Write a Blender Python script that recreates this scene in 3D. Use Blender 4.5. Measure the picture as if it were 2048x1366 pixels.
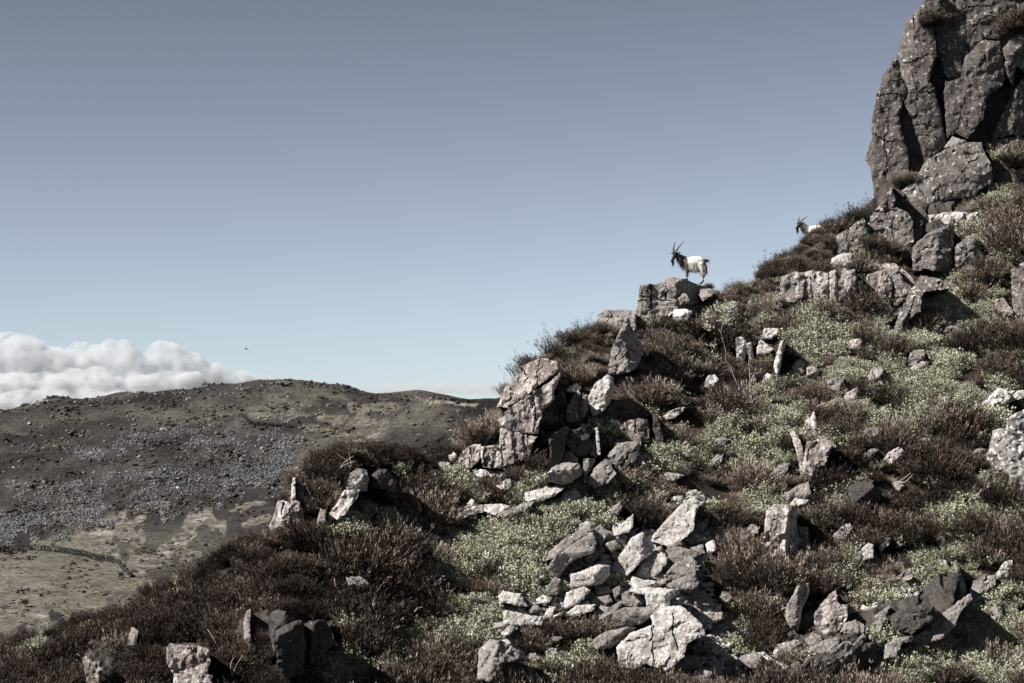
import bpy, bmesh, math, random
import numpy as np
from mathutils import Vector, Matrix
from mathutils.geometry import delaunay_2d_cdt

for o in list(bpy.data.objects):
    bpy.data.objects.remove(o)
SC = bpy.context.scene
COL = SC.collection
R = math.radians
random.seed(7)
HAZE = False

# ------------------------------------------------------------------ camera
FPX, CU, CV = 2048 * 80.0 / 36.0, 1024.0, 880.0      # focal length in photo pixels, vanishing centre
cam_d = bpy.data.cameras.new('camera')
cam = bpy.data.objects.new('camera', cam_d)
COL.objects.link(cam)
cam.location = (0, 0, 0)
cam.rotation_euler = (R(90), 0, 0)
cam_d.lens, cam_d.sensor_width = 80.0, 36.0
cam_d.shift_y = (CV - 683.0) / 2048.0
cam_d.clip_start, cam_d.clip_end = 0.5, 20000
SC.camera = cam

# ------------------------------------------------------------------ sky, sun, exposure
SUN = Vector((-0.72, -0.27, 0.66)).normalized()
world = bpy.data.worlds.new('World')
SC.world = world
world.use_nodes = True
wn, wl = world.node_tree.nodes, world.node_tree.links
wn.clear()
sky = wn.new('ShaderNodeTexSky')
sky.sky_type = 'NISHITA'
sky.sun_disc = False
sky.sun_elevation = math.asin(SUN.z)
sky.sun_rotation = math.atan2(SUN.x, SUN.y)
sky.altitude = 4000
sky.air_density, sky.dust_density, sky.ozone_density = 1.0, 0.0, 4.0
hs = wn.new('ShaderNodeHueSaturation')
hs.inputs['Saturation'].default_value = 0.29
bg = wn.new('ShaderNodeBackground')
bg.inputs['Strength'].default_value = 0.077
wo = wn.new('ShaderNodeOutputWorld')
gm = wn.new('ShaderNodeGamma')
gm.inputs['Gamma'].default_value = 2.0
wl.new(sky.outputs[0], hs.inputs['Color'])
pre = wn.new('ShaderNodeVectorMath'); pre.operation = 'SCALE'; pre.inputs['Scale'].default_value = 0.10
post = wn.new('ShaderNodeVectorMath'); post.operation = 'MULTIPLY'; post.inputs[1].default_value = (10.0, 10.05, 9.75)
wl.new(hs.outputs[0], pre.inputs[0])
wl.new(pre.outputs[0], gm.inputs['Color'])
wl.new(gm.outputs[0], post.inputs[0])
wl.new(post.outputs[0], bg.inputs['Color'])
wl.new(bg.outputs[0], wo.inputs['Surface'])

sun_d = bpy.data.lights.new('sun', 'SUN')
sun_d.energy = 5.0
sun_d.angle = R(0.5)
sun_d.color = (1.0, 0.955, 0.90)
sun_o = bpy.data.objects.new('sun', sun_d)
COL.objects.link(sun_o)
sun_o.rotation_euler = SUN.to_track_quat('Z', 'Y').to_euler()
sun_o.location = (-40, 0, 60)

SC.view_settings.view_transform = 'Standard'
SC.view_settings.look = 'None'
SC.view_settings.exposure = 0.95
SC.view_settings.gamma = 1.0
SC.view_settings.use_curve_mapping = False
SC.render.engine = 'CYCLES'
cy = SC.cycles
cy.max_bounces, cy.diffuse_bounces, cy.glossy_bounces = 8, 1, 1
cy.transmission_bounces, cy.transparent_max_bounces, cy.volume_bounces = 2, 8, 6
cy.use_denoising = True
cy.denoiser = 'OPENIMAGEDENOISE'
cy.denoising_input_passes = 'RGB_ALBEDO_NORMAL'
cy.denoising_prefilter = 'ACCURATE'
cy.use_adaptive_sampling = False
cy.caustics_reflective = cy.caustics_refractive = False

# ------------------------------------------------------------------ helpers
def tag(o, label=None, cat=None, group=None, kind=None):
    if label: o['label'] = label
    if cat: o['category'] = cat
    if group: o['group'] = group
    if kind: o['kind'] = kind
    return o

def link(name, mesh, parent=None):
    o = bpy.data.objects.new(name, mesh)
    COL.objects.link(o)
    if parent is not None:
        o.parent = parent
    return o

def empty(name, loc):
    o = bpy.data.objects.new(name, None)
    COL.objects.link(o)
    o.location = loc
    o.empty_display_size = 0.2
    return o

def np_mesh(name, V, faces, mat, attrs=None, smooth=False):
    me = bpy.data.meshes.new(name)
    me.from_pydata([tuple(v) for v in V], [], [tuple(f) for f in faces])
    if mat: me.materials.append(mat)
    if attrs:
        for k, a in attrs.items():
            at = me.attributes.new(k, 'FLOAT', 'POINT')
            at.data.foreach_set('value', np.asarray(a, dtype=np.float32))
    if smooth:
        me.polygons.foreach_set('use_smooth', np.ones(len(me.polygons), dtype=bool))
    me.update()
    return me

def fast_mesh(name, V, F, mat, attrs=None, smooth=False):
    """all faces have the same vertex count (F is an n x k array)"""
    V = np.asarray(V, dtype=np.float32); F = np.asarray(F, dtype=np.int32)
    me = bpy.data.meshes.new(name)
    me.vertices.add(len(V)); me.vertices.foreach_set('co', V.ravel())
    k = F.shape[1]
    me.loops.add(F.size); me.loops.foreach_set('vertex_index', F.ravel())
    me.polygons.add(len(F))
    me.polygons.foreach_set('loop_start', np.arange(len(F), dtype=np.int32) * k)
    if mat: me.materials.append(mat)
    if attrs:
        for n, a in attrs.items():
            at = me.attributes.new(n, 'FLOAT', 'POINT')
            at.data.foreach_set('value', np.asarray(a, dtype=np.float32))
    me.update(calc_edges=True)
    if smooth:
        me.polygons.foreach_set('use_smooth', np.ones(len(F), dtype=bool))
    return me

def _hash(i, j, s):
    h = (i.astype(np.int64) * 374761393 + j.astype(np.int64) * 668265263 + s * 982451653) & 0x7fffffff
    h = ((h ^ (h >> 13)) * 1274126177) & 0x7fffffff
    return ((h ^ (h >> 16)) & 0xffff) / 65535.0

def vnoise(x, y, s=0):
    x = np.asarray(x, dtype=float); y = np.asarray(y, dtype=float)
    i, j = np.floor(x), np.floor(y)
    fx, fy = x - i, y - j
    fx, fy = fx * fx * (3 - 2 * fx), fy * fy * (3 - 2 * fy)
    i = i.astype(np.int64); j = j.astype(np.int64)
    a = _hash(i, j, s); b = _hash(i + 1, j, s); c = _hash(i, j + 1, s); d = _hash(i + 1, j + 1, s)
    return (a + (b - a) * fx + (c - a) * fy + (a - b - c + d) * fx * fy) * 2 - 1

def fbm(x, y, oct=4, s=0, gain=0.5):
    x = np.asarray(x, dtype=float); y = np.asarray(y, dtype=float)
    t = np.zeros(np.broadcast(x, y).shape); a = 1.0; n = 0.0
    for k in range(oct):
        t = t + a * vnoise(x, y, s + 31 * k); n += a; a *= gain
        x, y = x * 2.03 + 11.7, y * 2.03 + 5.3
    return t / n * 1.6

# ------------------------------------------------------------------ materials
def new_mat(name):
    m = bpy.data.materials.new(name)
    m.use_nodes = True
    nt = m.node_tree
    b = nt.nodes['Principled BSDF']
    b.inputs['Specular IOR Level'].default_value = 0.2
    b.inputs['Roughness'].default_value = 0.85
    return m, nt, b

def N(nt, typ, **kw):
    n = nt.nodes.new(typ)
    for k, v in kw.items():
        if k in n.inputs: n.inputs[k].default_value = v
        else: setattr(n, k, v)
    return n

def ramp(nt, fac, stops, interp='LINEAR'):
    r = nt.nodes.new('ShaderNodeValToRGB')
    r.color_ramp.interpolation = interp
    e = r.color_ramp.elements
    while len(e) < len(stops): e.new(0.5)
    for i, (p, c) in enumerate(stops):
        e[i].position = p
        e[i].color = (*c, 1) if len(c) == 3 else c
    nt.links.new(fac, r.inputs['Fac'])
    return r.outputs['Color']

def mix(nt, fac, a, b, mode='MIX'):
    m = nt.nodes.new('ShaderNodeMix')
    m.data_type = 'RGBA'; m.blend_type = mode
    def put(sock, v):
        if isinstance(v, bpy.types.NodeSocket): nt.links.new(v, sock)
        elif isinstance(v, (int, float)): sock.default_value = v
        else: sock.default_value = (*v, 1)
    put(m.inputs['Factor'], fac); put(m.inputs['A'], a); put(m.inputs['B'], b)
    return m.outputs['Result']

def math_n(nt, op, a, b=None, c=None):
    m = nt.nodes.new('ShaderNodeMath'); m.operation = op
    for i, v in enumerate((a, b, c)):
        if v is None: continue
        if isinstance(v, bpy.types.NodeSocket): nt.links.new(v, m.inputs[i])
        else: m.inputs[i].default_value = v
    return m.outputs[0]

def coords(nt, scale=(1, 1, 1), rot=(0, 0, 0), rnd=True):
    tc = nt.nodes.new('ShaderNodeTexCoord')
    mp = nt.nodes.new('ShaderNodeMapping')
    mp.inputs['Scale'].default_value = scale
    mp.inputs['Rotation'].default_value = rot
    if rnd:
        oi = nt.nodes.new('ShaderNodeObjectInfo')
        va = nt.nodes.new('ShaderNodeVectorMath'); va.operation = 'ADD'
        ml = math_n(nt, 'MULTIPLY', oi.outputs['Random'], 57.0)
        cx = nt.nodes.new('ShaderNodeCombineXYZ')
        nt.links.new(ml, cx.inputs[0]); nt.links.new(ml, cx.inputs[1])
        nt.links.new(tc.outputs['Object'], va.inputs[0]); nt.links.new(cx.outputs[0], va.inputs[1])
        nt.links.new(va.outputs[0], mp.inputs['Vector'])
    else:
        nt.links.new(tc.outputs['Object'], mp.inputs['Vector'])
    return mp.outputs[0]

def noise(nt, vec, scale, detail=5, rough=0.55, dist=0.0):
    n = nt.nodes.new('ShaderNodeTexNoise')
    n.inputs['Scale'].default_value = scale
    n.inputs['Detail'].default_value = detail
    n.inputs['Roughness'].default_value = rough
    n.inputs['Distortion'].default_value = dist
    nt.links.new(vec, n.inputs['Vector'])
    return n.outputs['Fac']

def rock_mat(name, base, stain, dark, lichen, lich_lo=0.60, streak=0.0, stain_amt=0.55, bump=0.6):
    m, nt, b = new_mat(name)
    v = coords(nt)
    c = ramp(nt, noise(nt, v, 1.7, 6, 0.62, 0.4), [(0.30, dark), (0.47, base), (0.62, base), (0.74, tuple(min(1, k * 1.22) for k in base))])
    st = ramp(nt, noise(nt, v, 0.9, 4, 0.6, 0.6), [(0.42, (0, 0, 0)), (0.62, (1, 1, 1))])
    c = mix(nt, math_n(nt, 'MULTIPLY', st, stain_amt), c, stain)
    if streak > 0:
        vs = coords(nt, (5.5, 5.5, 0.5))
        sk = ramp(nt, noise(nt, vs, 1.0, 5, 0.6, 0.3), [(0.44, (0, 0, 0)), (0.56, (1, 1, 1))])
        c = mix(nt, math_n(nt, 'MULTIPLY', sk, streak), c, dark)
    # lichen: crusty pale patches and round spots
    l1 = ramp(nt, noise(nt, v, 6.5, 7, 0.72, 0.2), [(lich_lo, (0, 0, 0)), (lich_lo + 0.05, (1, 1, 1))])
    vo = nt.nodes.new('ShaderNodeTexVoronoi'); vo.inputs['Scale'].default_value = 7.0
    nt.links.new(v, vo.inputs['Vector'])
    l2 = ramp(nt, vo.outputs['Distance'], [(0.12, (1, 1, 1)), (0.2, (0, 0, 0))])
    gate = ramp(nt, noise(nt, v, 2.3, 3), [(0.5, (0, 0, 0)), (0.6, (1, 1, 1))])
    lf = math_n(nt, 'MAXIMUM', l1, math_n(nt, 'MULTIPLY', l2, gate))
    c = mix(nt, math_n(nt, 'MULTIPLY', lf, 0.8), c, lichen)
    sp = ramp(nt, noise(nt, v, 13, 7, 0.75), [(0.38, (0.22, 0.21, 0.2)), (0.50, (1, 1, 1))])
    c = mix(nt, 0.7, c, sp, 'MULTIPLY')
    nt.links.new(c, b.inputs['Base Color'])
    bp = nt.nodes.new('ShaderNodeBump')
    bp.inputs['Strength'].default_value = bump
    bp.inputs['Distance'].default_value = 0.06
    vb = coords(nt, (1, 1, 1.6), (0.3, 0.2, 0.1))
    h = math_n(nt, 'ADD', noise(nt, vb, 5.0, 9, 0.68, 0.5), math_n(nt, 'MULTIPLY', noise(nt, v, 30, 5, 0.6), 0.3))
    nt.links.new(h, bp.inputs['Height'])
    nt.links.new(bp.outputs[0], b.inputs['Normal'])
    return m

M = {}
M['pale'] = rock_mat('pale_rock', (0.45, 0.43, 0.415), (0.25, 0.222, 0.208), (0.12, 0.108, 0.102), (0.68, 0.665, 0.64), 0.57, 0.0, 0.5)
M['mid'] = rock_mat('grey_rock', (0.235, 0.218, 0.208), (0.125, 0.106, 0.098), (0.055, 0.048, 0.045), (0.58, 0.565, 0.545), 0.60, 0.0, 0.5)
M['wall'] = rock_mat('streaked_rock', (0.40, 0.368, 0.35), (0.22, 0.17, 0.152), (0.045, 0.035, 0.032), (0.62, 0.60, 0.58), 0.585, 0.66, 0.65)
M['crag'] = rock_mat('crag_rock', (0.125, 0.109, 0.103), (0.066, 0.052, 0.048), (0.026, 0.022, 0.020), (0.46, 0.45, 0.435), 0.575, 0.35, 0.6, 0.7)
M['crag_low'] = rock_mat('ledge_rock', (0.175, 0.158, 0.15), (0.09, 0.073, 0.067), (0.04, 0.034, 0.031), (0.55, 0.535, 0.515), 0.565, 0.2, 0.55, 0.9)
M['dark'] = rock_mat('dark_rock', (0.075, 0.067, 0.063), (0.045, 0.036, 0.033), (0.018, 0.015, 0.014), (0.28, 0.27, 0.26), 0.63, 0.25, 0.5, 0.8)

M['lichen'] = rock_mat('lichen_rock', (0.24, 0.226, 0.216), (0.09, 0.077, 0.072), (0.045, 0.038, 0.036), (0.60, 0.585, 0.565), 0.53, 0.2, 0.7)

def soil_mat():
    m, nt, b = new_mat('peaty_soil')
    v = coords(nt, rnd=False)
    c = ramp(nt, noise(nt, v, 2.0, 8, 0.7), [(0.35, (0.016, 0.012, 0.010)), (0.55, (0.05, 0.036, 0.029)), (0.75, (0.12, 0.092, 0.075))])
    nt.links.new(c, b.inputs['Base Color'])
    bp = nt.nodes.new('ShaderNodeBump'); bp.inputs['Distance'].default_value = 0.1
    nt.links.new(noise(nt, v, 9, 8, 0.7), bp.inputs['Height'])
    nt.links.new(bp.outputs[0], b.inputs['Normal'])
    return m
M['soil'] = soil_mat()

def leaf_mat(name, stops, rnd_amt=0.5, rnd_dark=0.55, transl=0.0):
    """colour per leaf from the mesh attribute 'tint', shifted a little per plant"""
    m, nt, b = new_mat(name)
    at = nt.nodes.new('ShaderNodeAttribute'); at.attribute_name = 'tint'
    oi = nt.nodes.new('ShaderNodeObjectInfo')
    f = math_n(nt, 'ADD', at.outputs['Fac'], math_n(nt, 'MULTIPLY', math_n(nt, 'SUBTRACT', oi.outputs['Random'], 0.5), rnd_amt))
    c = ramp(nt, f, stops)
    nt.links.new(c, b.inputs['Base Color'])
    b.inputs['Roughness'].default_value = 0.7
    b.inputs['Specular IOR Level'].default_value = 0.15
    if transl > 0:
        tr = nt.nodes.new('ShaderNodeBsdfTranslucent')
        nt.links.new(c, tr.inputs['Color'])
        mx = nt.nodes.new('ShaderNodeMixShader'); mx.inputs[0].default_value = transl
        nt.links.new(b.outputs[0], mx.inputs[1]); nt.links.new(tr.outputs[0], mx.inputs[2])
        nt.links.new(mx.outputs[0], nt.nodes['Material Output'].inputs['Surface'])
    return m
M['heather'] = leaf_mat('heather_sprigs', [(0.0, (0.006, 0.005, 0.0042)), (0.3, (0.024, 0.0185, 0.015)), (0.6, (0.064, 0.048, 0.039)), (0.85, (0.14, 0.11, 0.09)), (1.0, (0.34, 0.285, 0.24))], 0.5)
M['heather_darkened'] = leaf_mat('darkened_heather_sprigs', [(0.0, (0.005, 0.004, 0.0034)), (0.3, (0.013, 0.0095, 0.0078)), (0.6, (0.034, 0.024, 0.0195)), (0.88, (0.07, 0.051, 0.041)), (1.0, (0.18, 0.14, 0.115))], 0.45)  # darker heather copy; the view's corner darkening is partly put into its colour
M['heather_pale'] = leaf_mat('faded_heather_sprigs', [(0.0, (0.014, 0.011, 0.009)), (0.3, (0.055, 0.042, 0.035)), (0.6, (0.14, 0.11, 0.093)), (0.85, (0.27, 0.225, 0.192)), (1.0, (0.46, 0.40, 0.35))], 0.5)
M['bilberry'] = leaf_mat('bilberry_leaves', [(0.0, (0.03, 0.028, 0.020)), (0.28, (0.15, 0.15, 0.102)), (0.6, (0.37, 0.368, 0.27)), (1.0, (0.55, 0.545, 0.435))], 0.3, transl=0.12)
M['grass'] = leaf_mat('withered_grass', [(0.0, (0.09, 0.065, 0.05)), (0.4, (0.26, 0.21, 0.17)), (0.75, (0.44, 0.38, 0.32)), (1.0, (0.58, 0.52, 0.45))], 0.3)
M['dark_shrub'] = leaf_mat('juniper_needles', [(0.0, (0.014, 0.012, 0.010)), (0.5, (0.045, 0.04, 0.033)), (0.85, (0.10, 0.085, 0.07)), (1.0, (0.2, 0.17, 0.14))], 0.2)
M['rowan'] = leaf_mat('rowan_leaves', [(0.0, (0.2, 0.2, 0.14)), (0.5, (0.45, 0.445, 0.35)), (1.0, (0.65, 0.64, 0.54))], 0.0, transl=0.15)

def plain(name, col, rough=0.8, var=0.3, scale=12):
    m, nt, b = new_mat(name)
    v = coords(nt, rnd=False)
    c = ramp(nt, noise(nt, v, scale, 5, 0.65), [(0.3, tuple(k * (1 - var) for k in col)), (0.7, tuple(min(1, k * (1 + var)) for k in col))])
    nt.links.new(c, b.inputs['Base Color'])
    b.inputs['Roughness'].default_value = rough
    return m
M['bark'] = plain('grey_bark', (0.16, 0.135, 0.12), var=0.5)
M['stick'] = plain('bleached_wood', (0.42, 0.38, 0.34), var=0.35)
# ------------------------------------------------------------------ near hillside
_RU = [-1800, -700, -400, 0, 60, 120, 200, 280, 340, 420, 500, 552, 566, 580, 600, 650, 740, 815, 848, 872, 900, 950, 1000, 1030, 1090,
       1150, 1200, 1270, 1340, 1420, 1500, 1535, 1580, 1640, 1680, 1740, 1800, 1900, 1960, 2048, 2300, 2800, 3900]
_RV = [1640, 1520, 1440, 1325, 1300, 1278, 1248, 1216, 1188, 1146, 1104, 1070, 1030, 985, 948, 926, 917, 938, 942, 932, 906, 858, 802, 764, 716,
       684, 652, 628, 598, 590, 584, 560, 534, 494, 462, 432, 440, 425, 370, 330, 260, 150, 0]
_YU = [-1800, -400, 0, 545, 700, 850, 900, 1300, 1740, 2048, 2600, 3900]
_YY = [50, 52.5, 54.5, 57.5, 59.5, 62, 64, 70, 75.5, 77.5, 80, 86]

def ridge(u):
    y1 = np.interp(u, _YU, _YY)
    v1 = np.interp(u, _RU, _RV)
    return y1, (CV - v1) / FPX * y1

def terrain(u, Y):
    u = np.asarray(u, dtype=float); Y = np.asarray(Y, dtype=float)
    y1, z1 = ridge(u)
    y0 = np.interp(u, [-400, 300, 1100, 2048, 3900], [46.5, 48.5, 52, 53.5, 55])
    z0 = (CV - 1455) / FPX * y0
    s = np.clip((Y - y0) / (y1 - y0), 0, 1)
    z = z0 + (z1 - z0) * (s * 0.82 + 0.18 * s * s)
    zf = -8.6 + (z0 + 8.6) * np.clip((Y - 40) / (y0 - 40), 0, 1)
    z = np.where(Y < y0, zf, z)
    d = np.maximum(Y - y1, 0)
    back = z1 - 0.10 * np.minimum(d, 3) - 0.52 * np.maximum(d - 3, 0)
    z = np.where(Y > y1, np.maximum(back, -42), z)
    x = (u - CU) / FPX * Y
    z = z + 0.22 * fbm(x * 0.32, Y * 0.32, 3, 3) + 0.20 * fbm(x * 0.85, Y * 0.6, 3, 9)
    return z

def hit(u, v):
    Ys = np.linspace(45, float(np.interp(u, _YU, _YY)) + 2.5, 500)
    zr = (CV - v) / FPX * Ys
    zt = terrain(np.full_like(Ys, u), Ys)
    k = np.nonzero(zt >= zr)[0]
    return float(Ys[k[0]]) if len(k) else float(np.interp(u, _YU, _YY))

def at(u, v, Y):
    return Vector(((u - CU) / FPX * Y, Y, (CV - v) / FPX * Y))

def ground_z(x, Y):
    return float(terrain(CU + FPX * x / Y, Y))

def grid_faces(nu, nv):
    i, j = np.meshgrid(np.arange(nu - 1), np.arange(nv - 1), indexing='ij')
    a = (i * nv + j).ravel()
    return np.stack([a, a + nv, a + nv + 1, a + 1], 1)

us = np.concatenate([np.linspace(-1800, -120, 30), np.linspace(-100, 2150, 260), np.linspace(2180, 3900, 30)])
ys = np.concatenate([np.linspace(40, 46, 5), np.linspace(46.5, 80, 150), np.linspace(81, 100, 16), np.linspace(104, 190, 14)])
UU, YY = np.meshgrid(us, ys, indexing='ij')
ZZ = terrain(UU, YY)
V = np.stack([(UU - CU) / FPX * YY, YY, ZZ], -1).reshape(-1, 3)
o = link('hillside_ground', fast_mesh('hillside_ground', V, grid_faces(len(us), len(ys)), M['soil'], smooth=True))
tag(o, kind='structure')

# gully floor between the viewpoint and the slope
xs = np.linspace(-90, 90, 40); ys = np.linspace(-40, 41.5, 50)
XX, YY = np.meshgrid(xs, ys, indexing='ij')
ZZ = np.interp(YY, [-40, 0, 6, 20, 34, 40, 41.5], [2, -1.75, -2.6, -6.0, -8.4, -8.75, -8.9]) + 0.10 * fbm(XX * 0.4, YY * 0.4, 3, 21)
V = np.stack([XX, YY, ZZ], -1).reshape(-1, 3)
o = link('gully_ground', fast_mesh('gully_ground', V, grid_faces(len(xs), len(ys)), M['soil'], smooth=True))
tag(o, kind='structure')

# ------------------------------------------------------------------ far hillside and valley
_FU = [-2500, -900, -300, 0, 30, 75, 110, 140, 165, 250, 330, 395, 430, 480, 520, 545, 600, 640, 690, 720, 750, 800, 840, 880, 920, 955, 1000, 1200, 1800, 3500, 6000]
_FV = [900, 868, 832, 816, 811, 797, 790, 795, 800, 790, 785, 776, 766, 762, 759, 759, 759, 762, 767, 781, 785, 783, 781, 786, 793, 801, 812, 840, 850, 860, 870]
_PV = [1500, 1300, 1210, 1120, 1060, 1000, 940, 880, 830]
_PY = [300, 385, 450, 540, 590, 640, 690, 750, 850]

def far_z(u, Y):
    u = np.asarray(u, dtype=float); Y = np.asarray(Y, dtype=float)
    x = (u - CU) / FPX * Y
    vt = np.interp(u, _FU, _FV)
    yr = np.interp(u, [-900, 0, 500, 800, 960, 2000], [880, 900, 930, 1000, 1060, 1100])
    # the slope climbs towards the right, so the foot lines rise there too
    tilt = np.interp(u, [-600, 0, 550, 900, 2000], [30, 15, -25, -70, -120])
    k = np.clip((Y - 300) / (yr - 300), 0, 1)
    v = np.interp(Y, _PY, _PV) + tilt * np.interp(Y, [400, 560, 750, 850], [0.4, 1, 1, 0.0])
    b = np.clip((Y - 780) / (yr - 780), 0, 1)
    v = np.where(Y > 780, (np.interp(780, _PY, _PV) + tilt * 0.7) * (1 - b) + vt * b, v)
    z = (CV - v) / FPX * Y
    zr = (CV - vt) / FPX * yr
    z = np.where(Y > yr, zr - 0.12 * (Y - yr), z)
    # the field knoll with the wall on its brow
    kn = np.exp(-(((u - 60) / 230) ** 2 + ((Y - 505) / 45.0) ** 2))
    z = z + 4.0 * kn
    amp = np.interp(Y, [400, 600, 700, 860, 960], [0.6, 1.6, 4.2, 3.8, 0.9])
    z = z + amp * fbm(x * 0.02, Y * 0.02, 4, 41) + amp * 0.30 * fbm(x * 0.08, Y * 0.07, 4, 55)
    # low rocky steps that run across the slope
    st = fbm(x * 0.012, Y * 0.05 + x * 0.006, 4, 77)
    z = z + np.interp(Y, [600, 680, 860, 930], [0, 3.6, 3.2, 0.5]) * np.clip(st, -0.35, 0.35)
    return z

def far_hit(u, v):
    Ys = np.linspace(320, 1080, 1600)
    zt = far_z(np.full_like(Ys, u), Ys)
    k = np.nonzero(zt >= (CV - v) / FPX * Ys)[0]
    return float(Ys[k[0]]) if len(k) else None

def moor_mat():
    m, nt, b = new_mat('moorland')
    v = coords(nt, rnd=False)
    vs = coords(nt, (1, 0.45, 1.5), rnd=False)
    big = noise(nt, vs, 0.016, 7, 0.62, 0.8)
    c = ramp(nt, big, [(0.36, (0.012, 0.0105, 0.010)), (0.44, (0.028, 0.0245, 0.0235)), (0.51, (0.05, 0.0435, 0.042)), (0.57, (0.078, 0.073, 0.062)), (0.66, (0.12, 0.115, 0.092))])
    pale = ramp(nt, noise(nt, vs, 0.03, 6, 0.7, 1.2), [(0.64, (0, 0, 0)), (0.69, (1, 1, 1))])
    c = mix(nt, math_n(nt, 'MULTIPLY', pale, 0.6), c, (0.40, 0.34, 0.29))
    # attribute painted per place: 0 moor, 1 sheep-cropped field, 2 bleached grass
    at_ = nt.nodes.new('ShaderNodeAttribute'); at_.attribute_name = 'cover'
    fieldc = ramp(nt, noise(nt, v, 0.12, 8, 0.7), [(0.35, (0.09, 0.082, 0.067)), (0.5, (0.16, 0.148, 0.122)), (0.7, (0.22, 0.20, 0.17))])
    f1 = ramp(nt, at_.outputs['Fac'], [(0.15, (0, 0, 0)), (0.42, (1, 1, 1))])
    c = mix(nt, f1, c, fieldc)
    straw = ramp(nt, noise(nt, v, 0.14, 8, 0.75), [(0.40, (0.065, 0.057, 0.052)), (0.5, (0.17, 0.152, 0.138)), (0.62, (0.36, 0.328, 0.30))])
    f2 = ramp(nt, at_.outputs['Fac'], [(0.6, (0, 0, 0)), (0.85, (1, 1, 1))])
    c = mix(nt, f2, c, straw)
    ga = nt.nodes.new('ShaderNodeAttribute'); ga.attribute_name = 'grit'
    c = mix(nt, math_n(nt, 'MULTIPLY', ga.outputs['Fac'], 0.85), c, (0.088, 0.086, 0.090))
    spk = ramp(nt, noise(nt, v, 0.75, 6, 0.75), [(0.40, (0.30, 0.28, 0.27)), (0.54, (1, 1, 1)), (0.66, (1.25, 1.22, 1.2))])
    c = mix(nt, 0.85, c, spk, 'MULTIPLY')
    nt.links.new(c, b.inputs['Base Color'])
    bp = nt.nodes.new('ShaderNodeBump'); bp.inputs['Distance'].default_value = 1.6; bp.inputs['Strength'].default_value = 0.9
    nt.links.new(noise(nt, v, 0.32, 9, 0.7), bp.inputs['Height'])
    nt.links.new(bp.outputs[0], b.inputs['Normal'])
    return m
M['moor'] = moor_mat()

def proj_uv(u, Y, z):
    return CV - FPX * z / Y

us = np.concatenate([np.linspace(-2500, -80, 40), np.linspace(-60, 1060, 330), np.linspace(1090, 6000, 50)])
ys = np.concatenate([np.linspace(170, 380, 8), np.linspace(385, 600, 110), np.linspace(602, 960, 200), np.linspace(965, 1120, 50), np.linspace(1150, 2500, 10)])
UU, YY = np.meshgrid(us, ys, indexing='ij')
ZZ = far_z(UU, YY)
VV = CV - FPX * ZZ / YY

def blob(u, v, e, wob=0.25, s=0):
    """soft membership of an image-plane ellipse, with a ragged edge"""
    cx, cy_, rx, ry, ang = e if len(e) == 5 else (*e, 0)
    c, s_ = math.cos(math.radians(ang)), math.sin(math.radians(ang))
    du, dv = u - cx, v - cy_
    a = (du * c + dv * s_) / rx; b_ = (-du * s_ + dv * c) / ry
    return 1.0 - np.sqrt(a * a + b_ * b_) + wob * fbm(u / 22.0, v / 22.0, 3, 5 + s)

cover = np.zeros_like(UU)
front = YY < 700
for e in [(90, 1160, 190, 62, 0), (210, 1170, 70, 45, 10), (0, 1210, 130, 60, 0), (120, 1100, 120, 25, -10)]:
    cover = np.where(front, np.maximum(cover, 0.48 * np.clip(0.5 + 2.2 * blob(UU, VV, e, 0.5), 0, 1)), cover)
for e in [(205, 1062, 55, 16, -20), (260, 1075, 22, 12, 0), (395, 1042, 34, 15, -35), (370, 1075, 45, 10, -45), (345, 1105, 28, 16, 0), (440, 1050, 26, 13, 20),
          (300, 1125, 60, 12, -10), (495, 1012, 30, 5, -12), (520, 1040, 40, 6, -15), (250, 1140, 24, 10, 60), (40, 1220, 60, 6, 14), (230, 1110, 22, 18, 40)]:
    sb_ = np.clip(0.35 + 1.5 * blob(UU, VV, e, 0.9, 3), 0, 1)
    cover = np.where(front, np.where(sb_ > 0.02, np.maximum(cover, 0.48 + 0.47 * sb_), cover), cover)
for e in [(910, 806, 52, 3.5, 5), (60, 806, 40, 3, -8), (845, 800, 30, 3, 18)]:
    cover = np.where(blob(UU, VV, e, 0.3) > 0, 0.95, cover)
for e in [(700, 840, 80, 10, 5), (640, 860, 70, 9, 8), (740, 815, 50, 12, 0), (560, 830, 60, 9, 0), (790, 890, 60, 10, 5)]:
    cover = np.where((blob(UU, VV, e, 0.5) > 0) & ~front, 0.36, cover)
def scree_p(u, v, Y):
    p = np.zeros_like(u)
    for e in [(480, 940, 130, 55, -14), (330, 985, 110, 26, -14), (150, 1010, 130, 45, 6), (30, 1045, 110, 30, 0), (560, 900, 70, 50, -30), (250, 960, 90, 18, -12),
              (330, 870, 110, 16, -8), (420, 880, 80, 20, 0), (200, 905, 60, 14, 0)]:
        p = np.maximum(p, np.clip(blob(u, v, e, 0.7) * 2.5, 0, 1))
    return p * np.clip(0.75 + 1.0 * fbm(u / 30.0 + v / 40.0, v / 12.0, 3, 151), 0.03, 1)
grit = np.where((YY > 520) & (YY < 900), scree_p(UU, VV, YY), 0)
V = np.stack([(UU - CU) / FPX * YY, YY, ZZ], -1).reshape(-1, 3)
o = link('far_hill', fast_mesh('far_hill', V, grid_faces(len(us), len(ys)), M['moor'], {'cover': cover.ravel(), 'grit': grit.ravel()}, smooth=True))
tag(o, kind='structure')

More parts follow.
